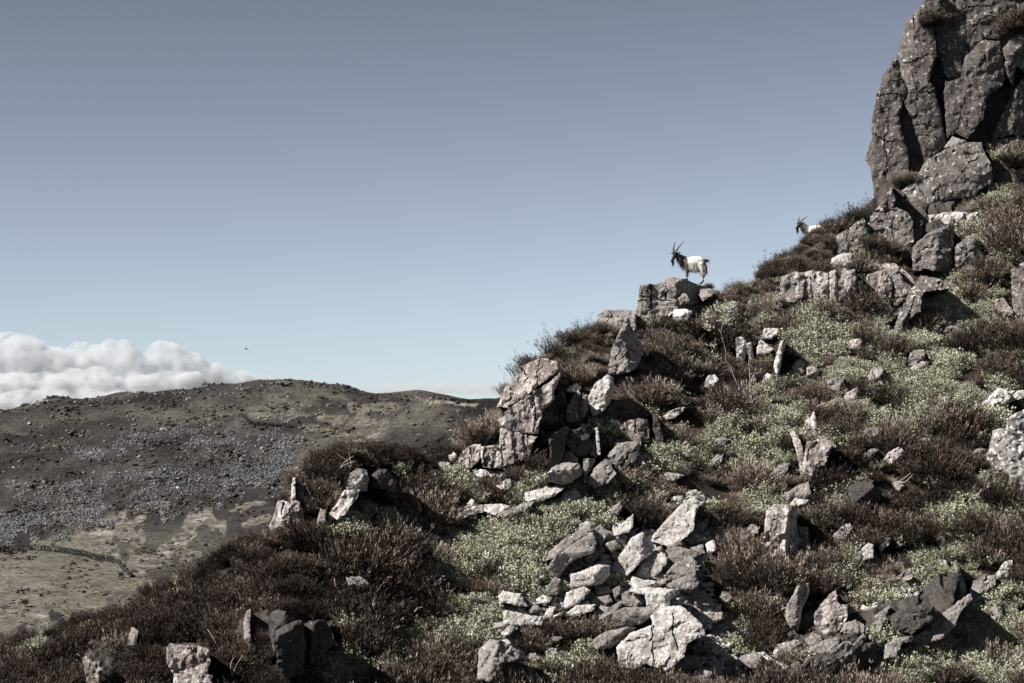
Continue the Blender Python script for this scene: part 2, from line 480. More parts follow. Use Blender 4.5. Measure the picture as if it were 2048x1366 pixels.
# ---- stones of the far hill: boulder speckle and the scree aprons
def hull_template(n, seed, flat=0.7):
    r = np.random.default_rng(seed)
    P = r.normal(size=(n, 3)); P /= np.linalg.norm(P, axis=1)[:, None]
    P *= r.uniform(0.75, 1.1, (n, 1)); P[:, 2] *= flat
    bm = bmesh.new()
    for p in P: bm.verts.new(p)
    res = bmesh.ops.convex_hull(bm, input=bm.verts)
    dead = [g for g in res['geom_interior'] if isinstance(g, bmesh.types.BMVert)]
    if dead: bmesh.ops.delete(bm, geom=dead, context='VERTS')
    bmesh.ops.triangulate(bm, faces=bm.faces)
    bm.verts.index_update()
    Vt = np.array([v.co[:] for v in bm.verts]); Ft = np.array([[v.index for v in f.verts] for f in bm.faces])
    bm.free()
    return Vt, Ft
TPL = [hull_template(11, 100 + k) for k in range(6)]

def scatter_hulls(pts, sizes, rng, squash=(0.7, 1.3)):
    Vs, Fs, T = [], [], []; off = 0
    for p, s in zip(pts, sizes):
        Vt, Ft = TPL[rng.integers(len(TPL))]
        a, b_ = rng.uniform(0, 6.28), rng.uniform(-0.6, 0.6)
        ca, sa, cb, sb = math.cos(a), math.sin(a), math.cos(b_), math.sin(b_)
        Rm = np.array([[ca, -sa, 0], [sa, ca, 0], [0, 0, 1]]) @ np.array([[1, 0, 0], [0, cb, -sb], [0, sb, cb]])
        Vv = (Vt * np.array([s * rng.uniform(*squash), s * rng.uniform(*squash), s])) @ Rm.T + p
        Vs.append(Vv); Fs.append(Ft + off); T.append(np.full(len(Vv), rng.uniform())); off += len(Vv)
    return np.concatenate(Vs), np.concatenate(Fs), np.concatenate(T)

def far_stone_mat():
    m, nt, b = new_mat('far_scree_stone')
    a = nt.nodes.new('ShaderNodeAttribute'); a.attribute_name = 'tint'
    c = ramp(nt, a.outputs['Fac'], [(0, (0.045, 0.044, 0.046)), (0.5, (0.10, 0.098, 0.102)), (0.9, (0.19, 0.186, 0.19)), (1, (0.36, 0.35, 0.35))])
    nt.links.new(c, b.inputs['Base Color'])
    return m
M['far_stone'] = far_stone_mat()

def sample_far(n, test, rng, umax=1000, y0=470, y1=960):
    pts = []
    while len(pts) < n:
        u = rng.uniform(-40, umax, 4000); Y = rng.uniform(y0, y1, 4000)
        z = far_z(u, Y); v = CV - FPX * z / Y
        p = test(u, v, Y)
        ok = rng.uniform(0, 1, 4000) < p
        for q in np.nonzero(ok)[0]:
            pts.append(((u[q] - CU) / FPX * Y[q], Y[q], z[q]))
    return np.array(pts[:n])

rg = np.random.default_rng(5)
P = sample_far(20000, scree_p, rg, 660, 520, 900)
S = 0.2 + 0.42 * rg.uniform(0, 1, len(P)) ** 2.5
Vv, Fv, Tv = scatter_hulls(P + np.array([0, 0, 0.1]), S, rg)
o = link('far_scree', fast_mesh('far_scree', Vv, Fv, M['far_stone'], {'tint': Tv * 0.9}))
tag(o, 'grey stone scree spread across the far hillside', 'scree', kind='stuff')

def speckle_p(u, v, Y):
    d = fbm(u / 60.0, v / 16.0, 3, 91) * 0.5 + 0.35
    return np.clip(d, 0.02, 1) * (v < 985) * np.where(u > 620, 0.35, 1)
P = sample_far(3200, speckle_p, rg, 1000, 600, 990)
S = 0.18 + 0.9 * rg.uniform(0, 1, len(P)) ** 5
Vv, Fv, Tv = scatter_hulls(P + np.array([0, 0, 0.12]), S, rg)
o = link('far_boulders', fast_mesh('far_boulders', Vv, Fv, M['far_stone'], {'tint': 0.2 + 0.8 * Tv}))
tag(o, 'pale boulders dotted over the brown far moor', 'boulders', kind='stuff')

def tuss_p(u, v, Y):
    return np.clip(fbm(u / 50.0, v / 13.0, 3, 17) * 0.9 + 0.25, 0, 1)
P = sample_far(11000, tuss_p, rg, 1000, 420, 990)
S = (0.3 + 0.8 * rg.uniform(0, 1, len(P)) ** 3) * np.where(P[:, 1] < 590, 0.5, 1.0)
tm, tnt, tb = new_mat('far_tussock')
a_ = tnt.nodes.new('ShaderNodeAttribute'); a_.attribute_name = 'tint'
tnt.links.new(ramp(tnt, a_.outputs['Fac'], [(0, (0.012, 0.010, 0.009)), (0.6, (0.036, 0.029, 0.026)), (0.85, (0.06, 0.05, 0.043)), (1, (0.10, 0.096, 0.07))]), tb.inputs['Base Color'])
Vv, Fv, Tv = scatter_hulls(P, S, rg, (0.9, 1.9))
o = link('far_heather', fast_mesh('far_heather', Vv, Fv, tm, {'tint': Tv}))
tag(o, 'dark heather tussocks covering the far hillside', 'heather', kind='stuff')

# a few far outcrops big enough to stand out
def far_rock(u, v, w, hgt, label, seed, tint):
    Y = far_hit(u, v)
    if Y is None: return
    rr = np.random.default_rng(seed)
    base = np.array(at(u, v, Y)); s = Y / FPX
    n = 7
    pts = base + np.stack([np.linspace(-0.45, 0.45, n) * w * s, rr.uniform(-0.2, 0.2, n) * w * s * 0.5, rr.uniform(0, 0.5, n) * hgt * s], 1)
    Vv, Fv, Tv = scatter_hulls(pts, np.maximum(rr.uniform(0.35, 0.6, n) * hgt * s, w * s * 0.16), rr)
    o = link('far_outcrop', fast_mesh('far_outcrop', Vv - base, Fv, M['far_stone'], {'tint': Tv * 0.4 + tint}))
    o.location = base
    tag(o, label, 'outcrop')
far_rock(268, 852, 6, 7, 'small bright boulder below the middle of the far moor crest', 1, .6)
far_rock(560, 770, 44, 10, 'rocky brow just right of the highest point of the far hill', 2, .1)
far_rock(688, 785, 22, 9, 'dark crag on the right shoulder of the far hill', 3, .0)
far_rock(660, 812, 10, 7, 'pale split boulder below the right shoulder of the far hill', 4, .5)
far_rock(560, 795, 12, 7, 'grey boulder cluster under the far hill summit', 5, .3)
far_rock(160, 870, 40, 14, 'dark rock band on the left of the far moor', 6, .0)
far_rock(570, 848, 14, 6, 'low grey outcrop left of the old wall line on the far moor', 7, .2)
far_rock(110, 795, 34, 7, 'dark knob on the skyline at the far left', 8, .0)
far_rock(425, 770, 40, 6, 'long rocky edge on the skyline left of the far summit', 9, .05)
far_rock(830, 850, 14, 6, 'whitish boulder group on the plain flank left of the heather ridge', 10, .5)
far_rock(885, 788, 10, 5, 'dark stone heap on the distant right-hand skyline', 11, .0)

# ---- dry stone wall on the field knoll
def wall_strip(name, pts, hgt, thick, label, seed):
    rr = np.random.default_rng(seed)
    P3 = []
    for (u, v) in pts:
        Y = far_hit(u, v)
        P3.append(np.array(at(u, v, Y)))
    root = empty(name, tuple(P3[0]))
    Vs, Fs, off = [], [], 0
    stones, sizes = [], []
    for a, b_ in zip(P3[:-1], P3[1:]):
        L = np.linalg.norm(b_ - a); n = max(2, int(L / 0.35))
        for k in range(n):
            t = (k + rr.uniform(-0.2, 0.2)) / n
            p = a + (b_ - a) * t
            u = CU + FPX * p[0] / p[1]
            zg = float(far_z(u, p[1]))
            hh = 1.25 * hgt * rr.uniform(0.85, 1.1)
            for lev in range(4):
                stones.append([p[0] + rr.uniform(-.1, .1), p[1] + rr.uniform(-thick, thick) * 0.3, zg + hh * (lev + 0.3) / 4])
                sizes.append(rr.uniform(0.24, 0.4))
    Vv, Fv, Tv = scatter_hulls(np.array(stones), sizes, rr)
    st = link('wall_stones', fast_mesh('wall_stones', Vv - P3[0], Fv, M['wall_far'], {'tint': Tv}), root)
    st['kind'] = 'stuff'
    tag(root, label, 'wall')
wm, wnt, wb = new_mat('dark_wall_stone')  # stone tones kept very dark, random per stone
a_ = wnt.nodes.new('ShaderNodeAttribute'); a_.attribute_name = 'tint'
wnt.links.new(ramp(wnt, a_.outputs['Fac'], [(0, (0.012, 0.011, 0.010)), (0.9, (0.035, 0.032, 0.03)), (1, (0.10, 0.095, 0.09))]), wb.inputs['Base Color'])
M['wall_far'] = wm
wall_strip('stone_wall', [(-30, 1106), (20, 1103), (60, 1101), (95, 1102), (120, 1105), (150, 1111), (180, 1117), (200, 1122), (230, 1126)], 1.25, 0.7, 'dark dry stone wall along the brow of the valley field', 3)
wall_strip('broken_wall', [(231, 1126), (242, 1134), (252, 1146), (262, 1156)], 0.8, 0.6, 'tumbled end of the wall running down to the heather ridge', 4)
wall_strip('moor_wall', [(450, 846), (500, 850), (545, 853), (590, 856)], 0.9, 0.5, 'thin old wall line crossing the far moor below its summit', 5)
wall_strip('ridge_wall', [(865, 799), (900, 802), (940, 806)], 0.9, 0.5, 'dark wall beside the pale track on the distant right ridge', 6)
# ------------------------------------------------------------------ rocks
def seg_dist(px, pz, ax, az, bx, bz):
    dx, dz = bx - ax, bz - az
    t = np.clip(((px - ax) * dx + (pz - az) * dz) / (dx * dx + dz * dz + 1e-12), 0, 1)
    return np.hypot(px - ax - t * dx, pz - az - t * dz)

def inside(px, pz, poly):
    c = np.zeros(px.shape, dtype=bool)
    n = len(poly)
    for i in range(n):
        x1, z1 = poly[i]; x2, z2 = poly[(i + 1) % n]
        if z1 == z2: continue
        cond = ((z1 > pz) != (z2 > pz)) & (px < (x2 - x1) * (pz - z1) / (z2 - z1) + x1)
        c ^= cond
    return c

ROCK_POLYS = []     # outlines in photo pixels, so that plants keep clear of them
_rock_seed = [100]
ANCHORS = []        # rocks with a short label of their own, used to say where a plant stands

def rock_mesh(poly_px, Y0, mat, gx=0.35, gz=-0.4, thick=1.0, h=0.07, facets=4, rough=0.05, cracks=(), strata=0.0, strata_dir=20, bev=0.035, seed=0, planes=None, ck=0.16, chip=0.55):
    """solid rock whose outline follows poly_px seen from the front: faceted front, sides running back into the hill.
    planes: list of (u, v, off, gx, gz) explicit facet planes (metres and slopes)"""
    rr = np.random.default_rng(seed)
    k = Y0 / FPX
    W = [((u - CU) * k, (CV - v) * k) for u, v in poly_px]
    xs_ = [p[0] for p in W]; zs_ = [p[1] for p in W]
    xc, zc = (min(xs_) + max(xs_)) / 2, (min(zs_) + max(zs_)) / 2
    w, hh = max(xs_) - min(xs_), max(zs_) - min(zs_)
    S = min(w, hh) / 2
    h = max(h, math.sqrt(w * hh) / 70)
    h = min(h, S / 2.2)
    # resample and roughen the outline
    B = []
    n = len(W)
    for i in range(n):
        (x1, z1), (x2, z2) = W[i], W[(i + 1) % n]
        L = math.hypot(x2 - x1, z2 - z1); m = max(1, int(round(L / (h * 1.1))))
        for j in range(m):
            t = j / m
            x, z = x1 + (x2 - x1) * t, z1 + (z2 - z1) * t
            a = min(0.25 * h, 0.03) if m > 1 else 0
            B.append((x + rr.uniform(-a, a), z + rr.uniform(-a, a)))
    nb = len(B)
    gxs, gzs = np.meshgrid(np.arange(min(xs_), max(xs_), h), np.arange(min(zs_), max(zs_), h))
    px = gxs.ravel() + rr.uniform(-.35, .35, gxs.size) * h; pz = gzs.ravel() + rr.uniform(-.35, .35, gxs.size) * h
    ok = inside(px, pz, B)
    px, pz = px[ok], pz[ok]
    if len(px):
        sd = np.full(px.shape, 9.0)
        for i in range(nb):
            sd = np.minimum(sd, seg_dist(px, pz, *B[i], *B[(i + 1) % nb]))
        keep = sd > 0.45 * h
        px, pz = px[keep], pz[keep]
    CR = []
    for cr in cracks:
        pts = [((u - CU) * k, (CV - v) * k) for u, v in cr]
        cx, cz, sx, sz = [], [], [], []
        for (x1, z1), (x2, z2) in zip(pts[:-1], pts[1:]):
            L = math.hypot(x2 - x1, z2 - z1); m = max(1, int(L / (h * 0.9)))
            nx, nz = -(z2 - z1) / (L + 1e-9), (x2 - x1) / (L + 1e-9)
            for j in range(m):
                t = j / m; jit = rr.uniform(-.45, .45) * h
                bx, bz = x1 + (x2 - x1) * t + nx * jit, z1 + (z2 - z1) * t + nz * jit
                cx.append(bx); cz.append(bz)
                hw = rr.uniform(0.012, 0.034)
                for sg in (1, -1):
                    sx.append(bx + nx * sg * hw); sz.append(bz + nz * sg * hw)
        cx, cz, sx, sz = map(np.array, (cx, cz, sx, sz))
        okc = inside(cx, cz, B); oks = inside(sx, sz, B)
        cx, cz, sx, sz = cx[okc], cz[okc], sx[oks], sz[oks]
        CR.append((cx, cz))
        for q in range(len(cx)):
            kp = np.hypot(px - cx[q], pz - cz[q]) > 0.5 * h
            px, pz = px[kp], pz[kp]
        px, pz = np.concatenate([px, sx]), np.concatenate([pz, sz])
    X = np.concatenate([np.array([b[0] for b in B]), px] + [c[0] for c in CR])
    Zc = np.concatenate([np.array([b[1] for b in B]), pz] + [c[1] for c in CR])
    ncr = sum(len(c[0]) for c in CR)
    vc = [Vector((x, z)) for x, z in zip(X, Zc)]
    ov, oe, of, orig, _, _ = delaunay_2d_cdt(vc, [], [list(range(nb))], 1, 1e-5)
    X = np.array([v[0] for v in ov]); Zc = np.array([v[1] for v in ov])
    src = [o_[0] if o_ else -1 for o_ in orig]
    # relief
    gx0 = gx
    if planes:
        p = np.full(X.shape, 1e9)
        for (u, v, off, a, b_) in planes:
            p = np.minimum(p, off + a * (X - (u - CU) * k) + b_ * (Zc - (CV - v) * k))
    else:
        p = 0.12 * S + gx * (X - xc) + gz * (Zc - zc)
    for f in range(facets):
        ph = rr.uniform(0, 2 * math.pi); sl = rr.uniform(0.25, 0.85)
        q = S * rr.uniform(0.25, 0.6) - sl * ((X - xc) / max(w / 2, S) * S * math.cos(ph) + (Zc - zc) / max(hh / 2, S) * S * math.sin(ph))
        p = np.minimum(p, q + 0.5 * (gx * (X - xc) + gz * (Zc - zc)))
    ed = np.full(X.shape, 9.0)
    for i in range(nb):
        ed = np.minimum(ed, seg_dist(X, Zc, *B[i], *B[(i + 1) % nb]))
    bw = max(min(bev, S * 0.45), 1e-3)
    e = np.clip(ed / bw, 0, 1)
    p = p - bw * 0.8 * (1 - np.sqrt(1 - (1 - e) ** 2))
    p = p + rough * 1.2 * fbm(X / max(S, .15) * 1.3 + seed, Zc / max(S, .15) * 1.3, 3, seed) * min(1, S * 2.0)
    stp = fbm(X * 2.6 + seed * 3, Zc * 2.2, 3, seed + 5)
    p = p + rough * 0.9 * np.round(stp * 4) / 4
    p = p + rough * 0.35 * fbm(X * 9, Zc * 9, 2, seed + 8)
    if chip > 0:
        cs = min(0.7, max(0.10, S * 0.42)); ang = math.radians(strata_dir)
        qx = (X * math.cos(ang) + Zc * math.sin(ang)) * 0.6 + 0.10 * fbm(X * 3, Zc * 3, 2, seed + 40); qz = -X * math.sin(ang) + Zc * math.cos(ang) + 0.10 * fbm(X * 3, Zc * 3, 2, seed + 41)
        for lev in range(2):
            g_ = cs / (1.0 if lev == 0 else 2.3)
            i0, j0 = np.floor(qx / g_), np.floor(qz / g_)
            bd = np.full(X.shape, 1e9); pl = np.zeros(X.shape)
            for di in (-1, 0, 1):
                for dj in (-1, 0, 1):
                    i_, j_ = (i0 + di).astype(np.int64), (j0 + dj).astype(np.int64)
                    fx_, fz_ = (i_ + _hash(i_, j_, seed + 7 + lev)) * g_, (j_ + _hash(i_, j_, seed + 9 + lev)) * g_
                    dd = (qx - fx_) ** 2 + (qz - fz_) ** 2
                    val = (_hash(i_, j_, seed + 13 + lev) - 0.5) * 0.45 * g_ + (_hash(i_, j_, seed + 17) - 0.42) * 1.1 * (qx - fx_) + (_hash(i_, j_, seed + 19) - 0.58) * 1.1 * (qz - fz_)
                    m_ = dd < bd
                    pl = np.where(m_, val, pl); bd = np.where(m_, dd, bd)
            p = p + chip * pl * (1.0 if lev == 0 else 0.8)
    if strata > 0:
        a = math.radians(strata_dir)
        t = -X * math.sin(a) + Zc * math.cos(a) + 0.10 * fbm(X * 1.5, Zc * 1.5, 2, seed + 2)
        p = p + strata * (vnoise(t * 7.0, t * 0 + seed, seed + 3) + 0.6 * vnoise(t * 17, X * 0.6, seed + 4))
    # cracks
    if ncr:
        first = len(src)
        base_n = nb + len(px)
        for i_, s_ in enumerate(src):
            if s_ >= base_n: p[i_] -= ck
    front = np.stack([X, -p, Zc], 1)
    # boundary order
    idx = {}
    for i_, s_ in enumerate(src):
        if 0 <= s_ < nb and s_ not in idx: idx[s_] = i_
    loop = [idx[i] for i in range(nb) if i in idx]
    Vs = [front]; F = [list(f) for f in of]
    # make triangles face the viewer (-Y)
    for f in F:
        a, b_, c = (front[i] for i in f[:3])
        nrm = np.cross(b_ - a, c - a)
        if nrm[1] > 0: f.reverse()
    nfront = len(front); ring_prev = loop
    lp = front[loop]
    rings = 3
    for r_ in range(1, rings + 1):
        t = r_ / rings
        sh = 1 - 0.10 * t
        q = lp.copy()
        q[:, 0] = xc + (lp[:, 0] - xc) * sh + rr.uniform(-1, 1, len(lp)) * 0.02
        q[:, 2] = zc + (lp[:, 2] - zc) * sh + rr.uniform(-1, 1, len(lp)) * 0.02 - 0.03 * t
        q[:, 0] += xc / Y0 * thick * t * 1.0; q[:, 2] += zc / Y0 * thick * t     # the flanks run straight back from the viewer's side
        q[:, 1] = lp[:, 1] + (thick + np.mean(lp[:, 1]) - lp[:, 1]) * t
        st = nfront + (r_ - 1) * len(loop)
        Vs.append(q)
        ring = list(range(st, st + len(loop)))
        m = len(loop)
        # orientation: outline may run either way
        area = sum(lp[i][0] * lp[(i + 1) % m][2] - lp[(i + 1) % m][0] * lp[i][2] for i in range(m))
        for i in range(m):
            j = (i + 1) % m
            quad = [ring_prev[i], ring_prev[j], ring[j], ring[i]]
            if area > 0: quad.reverse()
            F.append(quad)
        ring_prev = ring
    F.append(list(ring_prev) if area < 0 else list(reversed(ring_prev)))
    V_ = np.concatenate(Vs)
    org = np.array([xc, 0.0, min(zs_)])
    me = np_mesh('rock', V_ - org, F, mat)
    return me, (xc, Y0, min(zs_)), hh

def rock(name, poly, label, cat='boulder', mat='pale', Y=None, fwd=0.15, parent=None, group=None, thick=None, base=None, keep=True, **kw):
    _rock_seed[0] += 1
    us_ = [p[0] for p in poly]; vs_ = [p[1] for p in poly]
    vb = max(vs_)
    fwd = fwd + 0.18 + 0.12 * min(1.0, 0.5 * min(max(us_) - min(us_), vb - min(vs_)) / 65.0)
    ub = sum(p[0] for p in poly if p[1] > vb - 12) / max(1, sum(1 for p in poly if p[1] > vb - 12))
    if Y is None:
        Y = hit(*(base or (ub, vb))) - fwd
        hm = (vb - min(vs_)) / FPX * Y
        Y = Y - min(0, kw.get('gz', -0.4)) * hm * 0.5      # the plane is set at the rock's middle height
    hm = (vb - min(vs_)) / FPX * Y
    if thick is None:
        thick = 0.5 + 0.9 * hm
    me, loc, _ = rock_mesh(poly, Y, M[mat], thick=thick, seed=_rock_seed[0], **kw)
    me.name = name
    o = link(name, me)
    o.location = loc
    if parent is not None:
        o.parent = parent
        o.location = Vector(loc) - parent.location
        if label: o['label'] = label
    else:
        tag(o, label, cat, group)
    if parent is None and label and group is None and len(label.split()) <= 9 and name != 'bedrock':
        ANCHORS.append((sum(us_) / len(us_), sum(vs_) / len(vs_), label))
    if keep and name != 'bedrock': ROCK_POLYS.append([(float(a), float(b)) for a, b in poly])
    return o

def grow(poly, k):
    cu, cv_ = sum(q[0] for q in poly) / len(poly), sum(q[1] for q in poly) / len(poly)
    return [(cu + (q[0] - cu) * k, cv_ + (q[1] - cv_) * k) for q in poly]

def zc_(ox, oy, s):
    return lambda *pts: [(ox + x / s, oy + y / s) for x, y in pts]
A = zc_(1500, 0, 3.732); B_ = zc_(1500, 366, 3.732); C_ = zc_(1000, 450, 3.732); D_ = zc_(840, 750, 3.732)
E_ = zc_(1500, 700, 3.732); F_ = zc_(1500, 1000, 3.732); G_ = zc_(960, 1000, 3.732); H_ = zc_(450, 850, 3.732)
J_ = zc_(100, 1100, 3.737); L_ = zc_(500, 1100, 3.737); K_ = zc_(1300, 560, 5.693)

# ---- the great crag at the upper right
YC = 77.0
crag = empty('crag', tuple(at(1850, 430, YC + 1)))
tag(crag, 'towering dark rock crag rising out of the top right corner', 'crag')
def cp(poly, mat='crag', Y=YC, name='rock_face', **kw):
    kw.setdefault('h', 0.10); kw.setdefault('rough', 0.04); kw.setdefault('facets', 1); kw.setdefault('bev', 0.05); kw.setdefault('chip', 0.2)
    kw.setdefault('thick', 3.0)
    return rock(name, poly, None, mat=mat, Y=Y, parent=crag, **kw)
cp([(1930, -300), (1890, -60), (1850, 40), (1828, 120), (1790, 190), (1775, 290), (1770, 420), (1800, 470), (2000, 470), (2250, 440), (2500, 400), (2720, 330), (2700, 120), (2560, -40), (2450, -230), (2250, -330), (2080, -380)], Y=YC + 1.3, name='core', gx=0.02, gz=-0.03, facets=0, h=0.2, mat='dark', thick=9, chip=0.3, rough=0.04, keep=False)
# the crag goes on above and to the right of the view
for q in ([(1880, -60), (1900, -230), (1960, -330), (2060, -360), (2050, -130), (2010, -40)], [(2060, -40), (2070, -350), (2200, -330), (2290, -200), (2270, 20), (2200, 60)],
          [(2270, 130), (2280, -60), (2420, -200), (2520, -60), (2480, 140), (2380, 200)], [(2230, 440), (2250, 180), (2370, 220), (2470, 160), (2500, 390), (2380, 440)],
          [(2490, 380), (2490, 160), (2560, 0), (2680, 140), (2700, 320), (2600, 380)]):
    cp([(a, b) for a, b in q], Y=YC + 0.2, gx=0.1, gz=-0.12, facets=2, keep=False)
cp(A((1140, 380), (1080, 436), (1000, 560), (940, 740), (920, 880), (915, 1020), (872, 1180), (905, 1290), (912, 1380), (935, 1540), (960, 1575), (1080, 1400), (1165, 1290), (1175, 1180), (1105, 900), (1135, 760), (1180, 700), (1140, 560)),
   Y=YC + 0.25, planes=[(1770, 300, 0.1, 0.25, -0.06), (1748, 300, 0.0, 1.3, -0.1), (1790, 220, 0.2, -0.25, -0.15)],
   cracks=[A((1010, 1380), (1020, 1200), (1000, 1050), (1035, 960), (1025, 860)), A((950, 720), (1060, 690), (1150, 720)), A((920, 1000), (1010, 1060), (1100, 1050)), A((1030, 610), (1130, 590))], facets=0)
cp(A((1345, -40), (1285, 30), (1180, 150), (1140, 300), (1118, 390), (1140, 560), (1185, 700), (1145, 765), (1205, 900), (1300, 1220), (1390, 1160), (1458, 1060), (1440, 950), (1370, 660), (1328, 620), (1390, 420), (1378, 180), (1420, 60), (1445, -60)),
   Y=YC - 0.15, planes=[(1840, 140, 0.1, 0.10, -0.10), (1815, 150, 0.05, 0.9, -0.25), (1870, 150, 0.15, -0.15, -0.05), (1850, 270, 0.25, 0.15, 0.05)], facets=0,
   cracks=[A((1235, 150), (1225, 280), (1205, 300)), A((1210, 560), (1240, 760), (1230, 900)), A((1250, 930), (1380, 960)), A((1240, 1000), (1400, 1040)), A((1140, 620), (1190, 700)), A((1150, 480), (1280, 430), (1390, 400)), A((1190, 700), (1300, 690), (1380, 700))])
cp(A((1445, -120), (1420, 60), (1385, 190), (1402, 420), (1440, 560), (1480, 605), (1560, 582), (1605, 420), (1740, 285), (1862, 300), (1920, 200), (1985, 60), (2010, -120)),
   Y=YC + 0.35, planes=[(1930, 60, 0.1, -0.02, -0.12), (1890, 60, 0.05, 0.3, -0.2), (1990, 40, 0.1, -0.2, -0.1)], facets=0, strata=0.02, strata_dir=25,
   cracks=[A((1610, -20), (1600, 200), (1620, 400)), A((1500, 100), (1640, 60), (1800, 40)), A((1640, 300), (1720, 150), (1830, 90))])
cp(A((1560, 584), (1605, 424), (1740, 288), (1860, 306), (1880, 360), (1900, 560), (1880, 640), (1765, 720), (1720, 900), (1610, 1042), (1520, 1000), (1462, 1040), (1442, 700), (1450, 605), (1480, 608)),
   Y=YC - 0.2, planes=[(1930, 170, 0.25, 0.12, -0.16), (1900, 240, 0.2, 0.22, -0.02), (1990, 150, 0.15, -0.35, -0.1), (1950, 100, 0.1, 0.1, -0.6)], facets=0, strata=0.012, strata_dir=30,
   cracks=[A((1590, 740), (1560, 900), (1540, 980))])
cp(A((1885, 645), (1905, 560), (1965, 690), (1855, 900), (1805, 1040), (1615, 1046), (1725, 900), (1768, 722)),
   Y=YC + 0.75, planes=[(1970, 220, 0.0, -0.75, -0.1)], facets=0, mat='dark')
cp(A((1950, 290), (2048, 180), (2200, 100), (2260, 520), (2048, 540), (1985, 490), (1965, 640), (1910, 560), (1890, 360)),
   Y=YC - 0.4, planes=[(2020, 90, 0.2, 0.05, -0.35), (2005, 130, 0.0, 0.9, 0), (2040, 120, 0.1, -0.3, 0.2)], facets=1)
cp(A((2005, -120), (1985, 60), (1950, 260), (2048, 170), (2250, 60), (2280, -150)), Y=YC + 0.5, facets=2, gx=-0.1, gz=-0.4)
cp(A((1856, 905), (1965, 690), (2050, 560), (2240, 560), (2260, 1020), (2048, 1010), (1960, 1005), (1808, 1042)),
   Y=YC - 0.1, planes=[(2010, 220, 0.2, 0.35, -0.1), (2035, 220, 0.1, -0.5, 0)], facets=1,
   cracks=[A((1985, 720), (1940, 860), (1985, 1000))])
cp(A((1440, 1104), (1520, 1012), (1622, 1052), (1500, 1104)), Y=YC - 0.6, gx=0.1, gz=-0.8, facets=1, h=0.06, mat='mid', thick=1.2)
# tier below: sloping lower slab with the overhang
cp(A((1325, 1195), (1465, 1108), (1640, 1056), (1722, 1064), (1762, 1180), (1792, 1250), (1800, 1366)) + B_((1690, 60), (1660, 112), (1400, 142), (1390, 205), (1300, 240), (1282, 200), (1190, 240), (1080, 170), (1085, 110), (1200, 0)),
   Y=YC - 0.9, planes=[(1900, 340, 0.3, 0.10, -0.45), (1850, 370, 0.2, 0.5, -0.3), (1930, 380, 0.4, 0.0, 0.02)], facets=0, h=0.1, strata=0.025, strata_dir=12, mat='crag_low',
   cracks=[B_((1250, 0), (1290, 120), (1285, 200)), A((1560, 1366), (1600, 1240), (1720, 1180)), B_((1400, 140), (1380, 60), (1420, 0))])
cp(A((1765, 1060), (1960, 1010), (2120, 1020), (2160, 1400), (1800, 1370), (1795, 1250)), Y=YC - 0.3, gx=-0.12, gz=-0.3, facets=2)

# ---- bedrock from which the separate blocks stand out
def bedrock(poly, label, mat, **kw):
    kw.setdefault('chip', 0.6); kw.setdefault('facets', 0); kw.setdefault('h', 0.08); kw.setdefault('rough', 0.08); kw.setdefault('strata', 0.03); kw.setdefault('strata_dir', 75)
    return rock('bedrock', poly, label, 'rock', mat, **kw)
bedrock([(1075, 925), (1085, 850), (1100, 800), (1125, 775), (1142, 835), (1180, 850), (1230, 852), (1282, 872), (1270, 925), (1170, 950)], 'fractured bedrock behind the overhanging outcrop and the jumbled boulders', 'crag_low', fwd=-0.62, gx=0.2, gz=-1.15, thick=3)
bedrock([(335, 1400), (330, 1292), (420, 1285), (480, 1240), (520, 1225), (560, 1255), (660, 1245), (668, 1290), (600, 1345), (575, 1400)], 'dark broken rock band along the lower left foreground', 'dark', fwd=-0.62, gx=0.15, gz=-1.15)
bedrock([(1562, 604), (1566, 548), (1680, 528), (1800, 522), (1830, 560), (1806, 620), (1770, 640), (1720, 615)], 'stained bedrock between the pale columns and the slanted boulder', 'wall', fwd=-0.62, gx=0.2, gz=-1.15)
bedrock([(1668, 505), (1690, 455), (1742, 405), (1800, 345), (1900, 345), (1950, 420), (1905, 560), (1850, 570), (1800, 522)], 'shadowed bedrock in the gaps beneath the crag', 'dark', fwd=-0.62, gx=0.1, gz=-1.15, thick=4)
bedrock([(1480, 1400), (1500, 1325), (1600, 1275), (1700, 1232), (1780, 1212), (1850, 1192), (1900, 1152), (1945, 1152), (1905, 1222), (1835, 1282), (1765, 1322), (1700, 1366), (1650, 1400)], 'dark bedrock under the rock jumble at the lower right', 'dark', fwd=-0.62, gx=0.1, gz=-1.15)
bedrock([(1565, 1260), (1580, 1170), (1620, 1165), (1660, 1180), (1700, 1190), (1680, 1240), (1640, 1270), (1600, 1275)], 'streaked bedrock joining the twisted and broad rock ribs', 'wall', fwd=-0.62, gx=0.2, gz=-1.15)
bedrock([(150, 1400), (160, 1310), (200, 1300), (270, 1310), (290, 1400)], 'dark striped rock low in the bottom left heather', 'dark', fwd=-0.62, gx=0.2, gz=-1.15)
bedrock([(1590, 955), (1600, 870), (1625, 830), (1660, 860), (1672, 900), (1640, 950), (1610, 965)], 'pale bedrock under the white rib of the right-hand slope', 'wall', fwd=-0.62, gx=0.3, gz=-1.15)

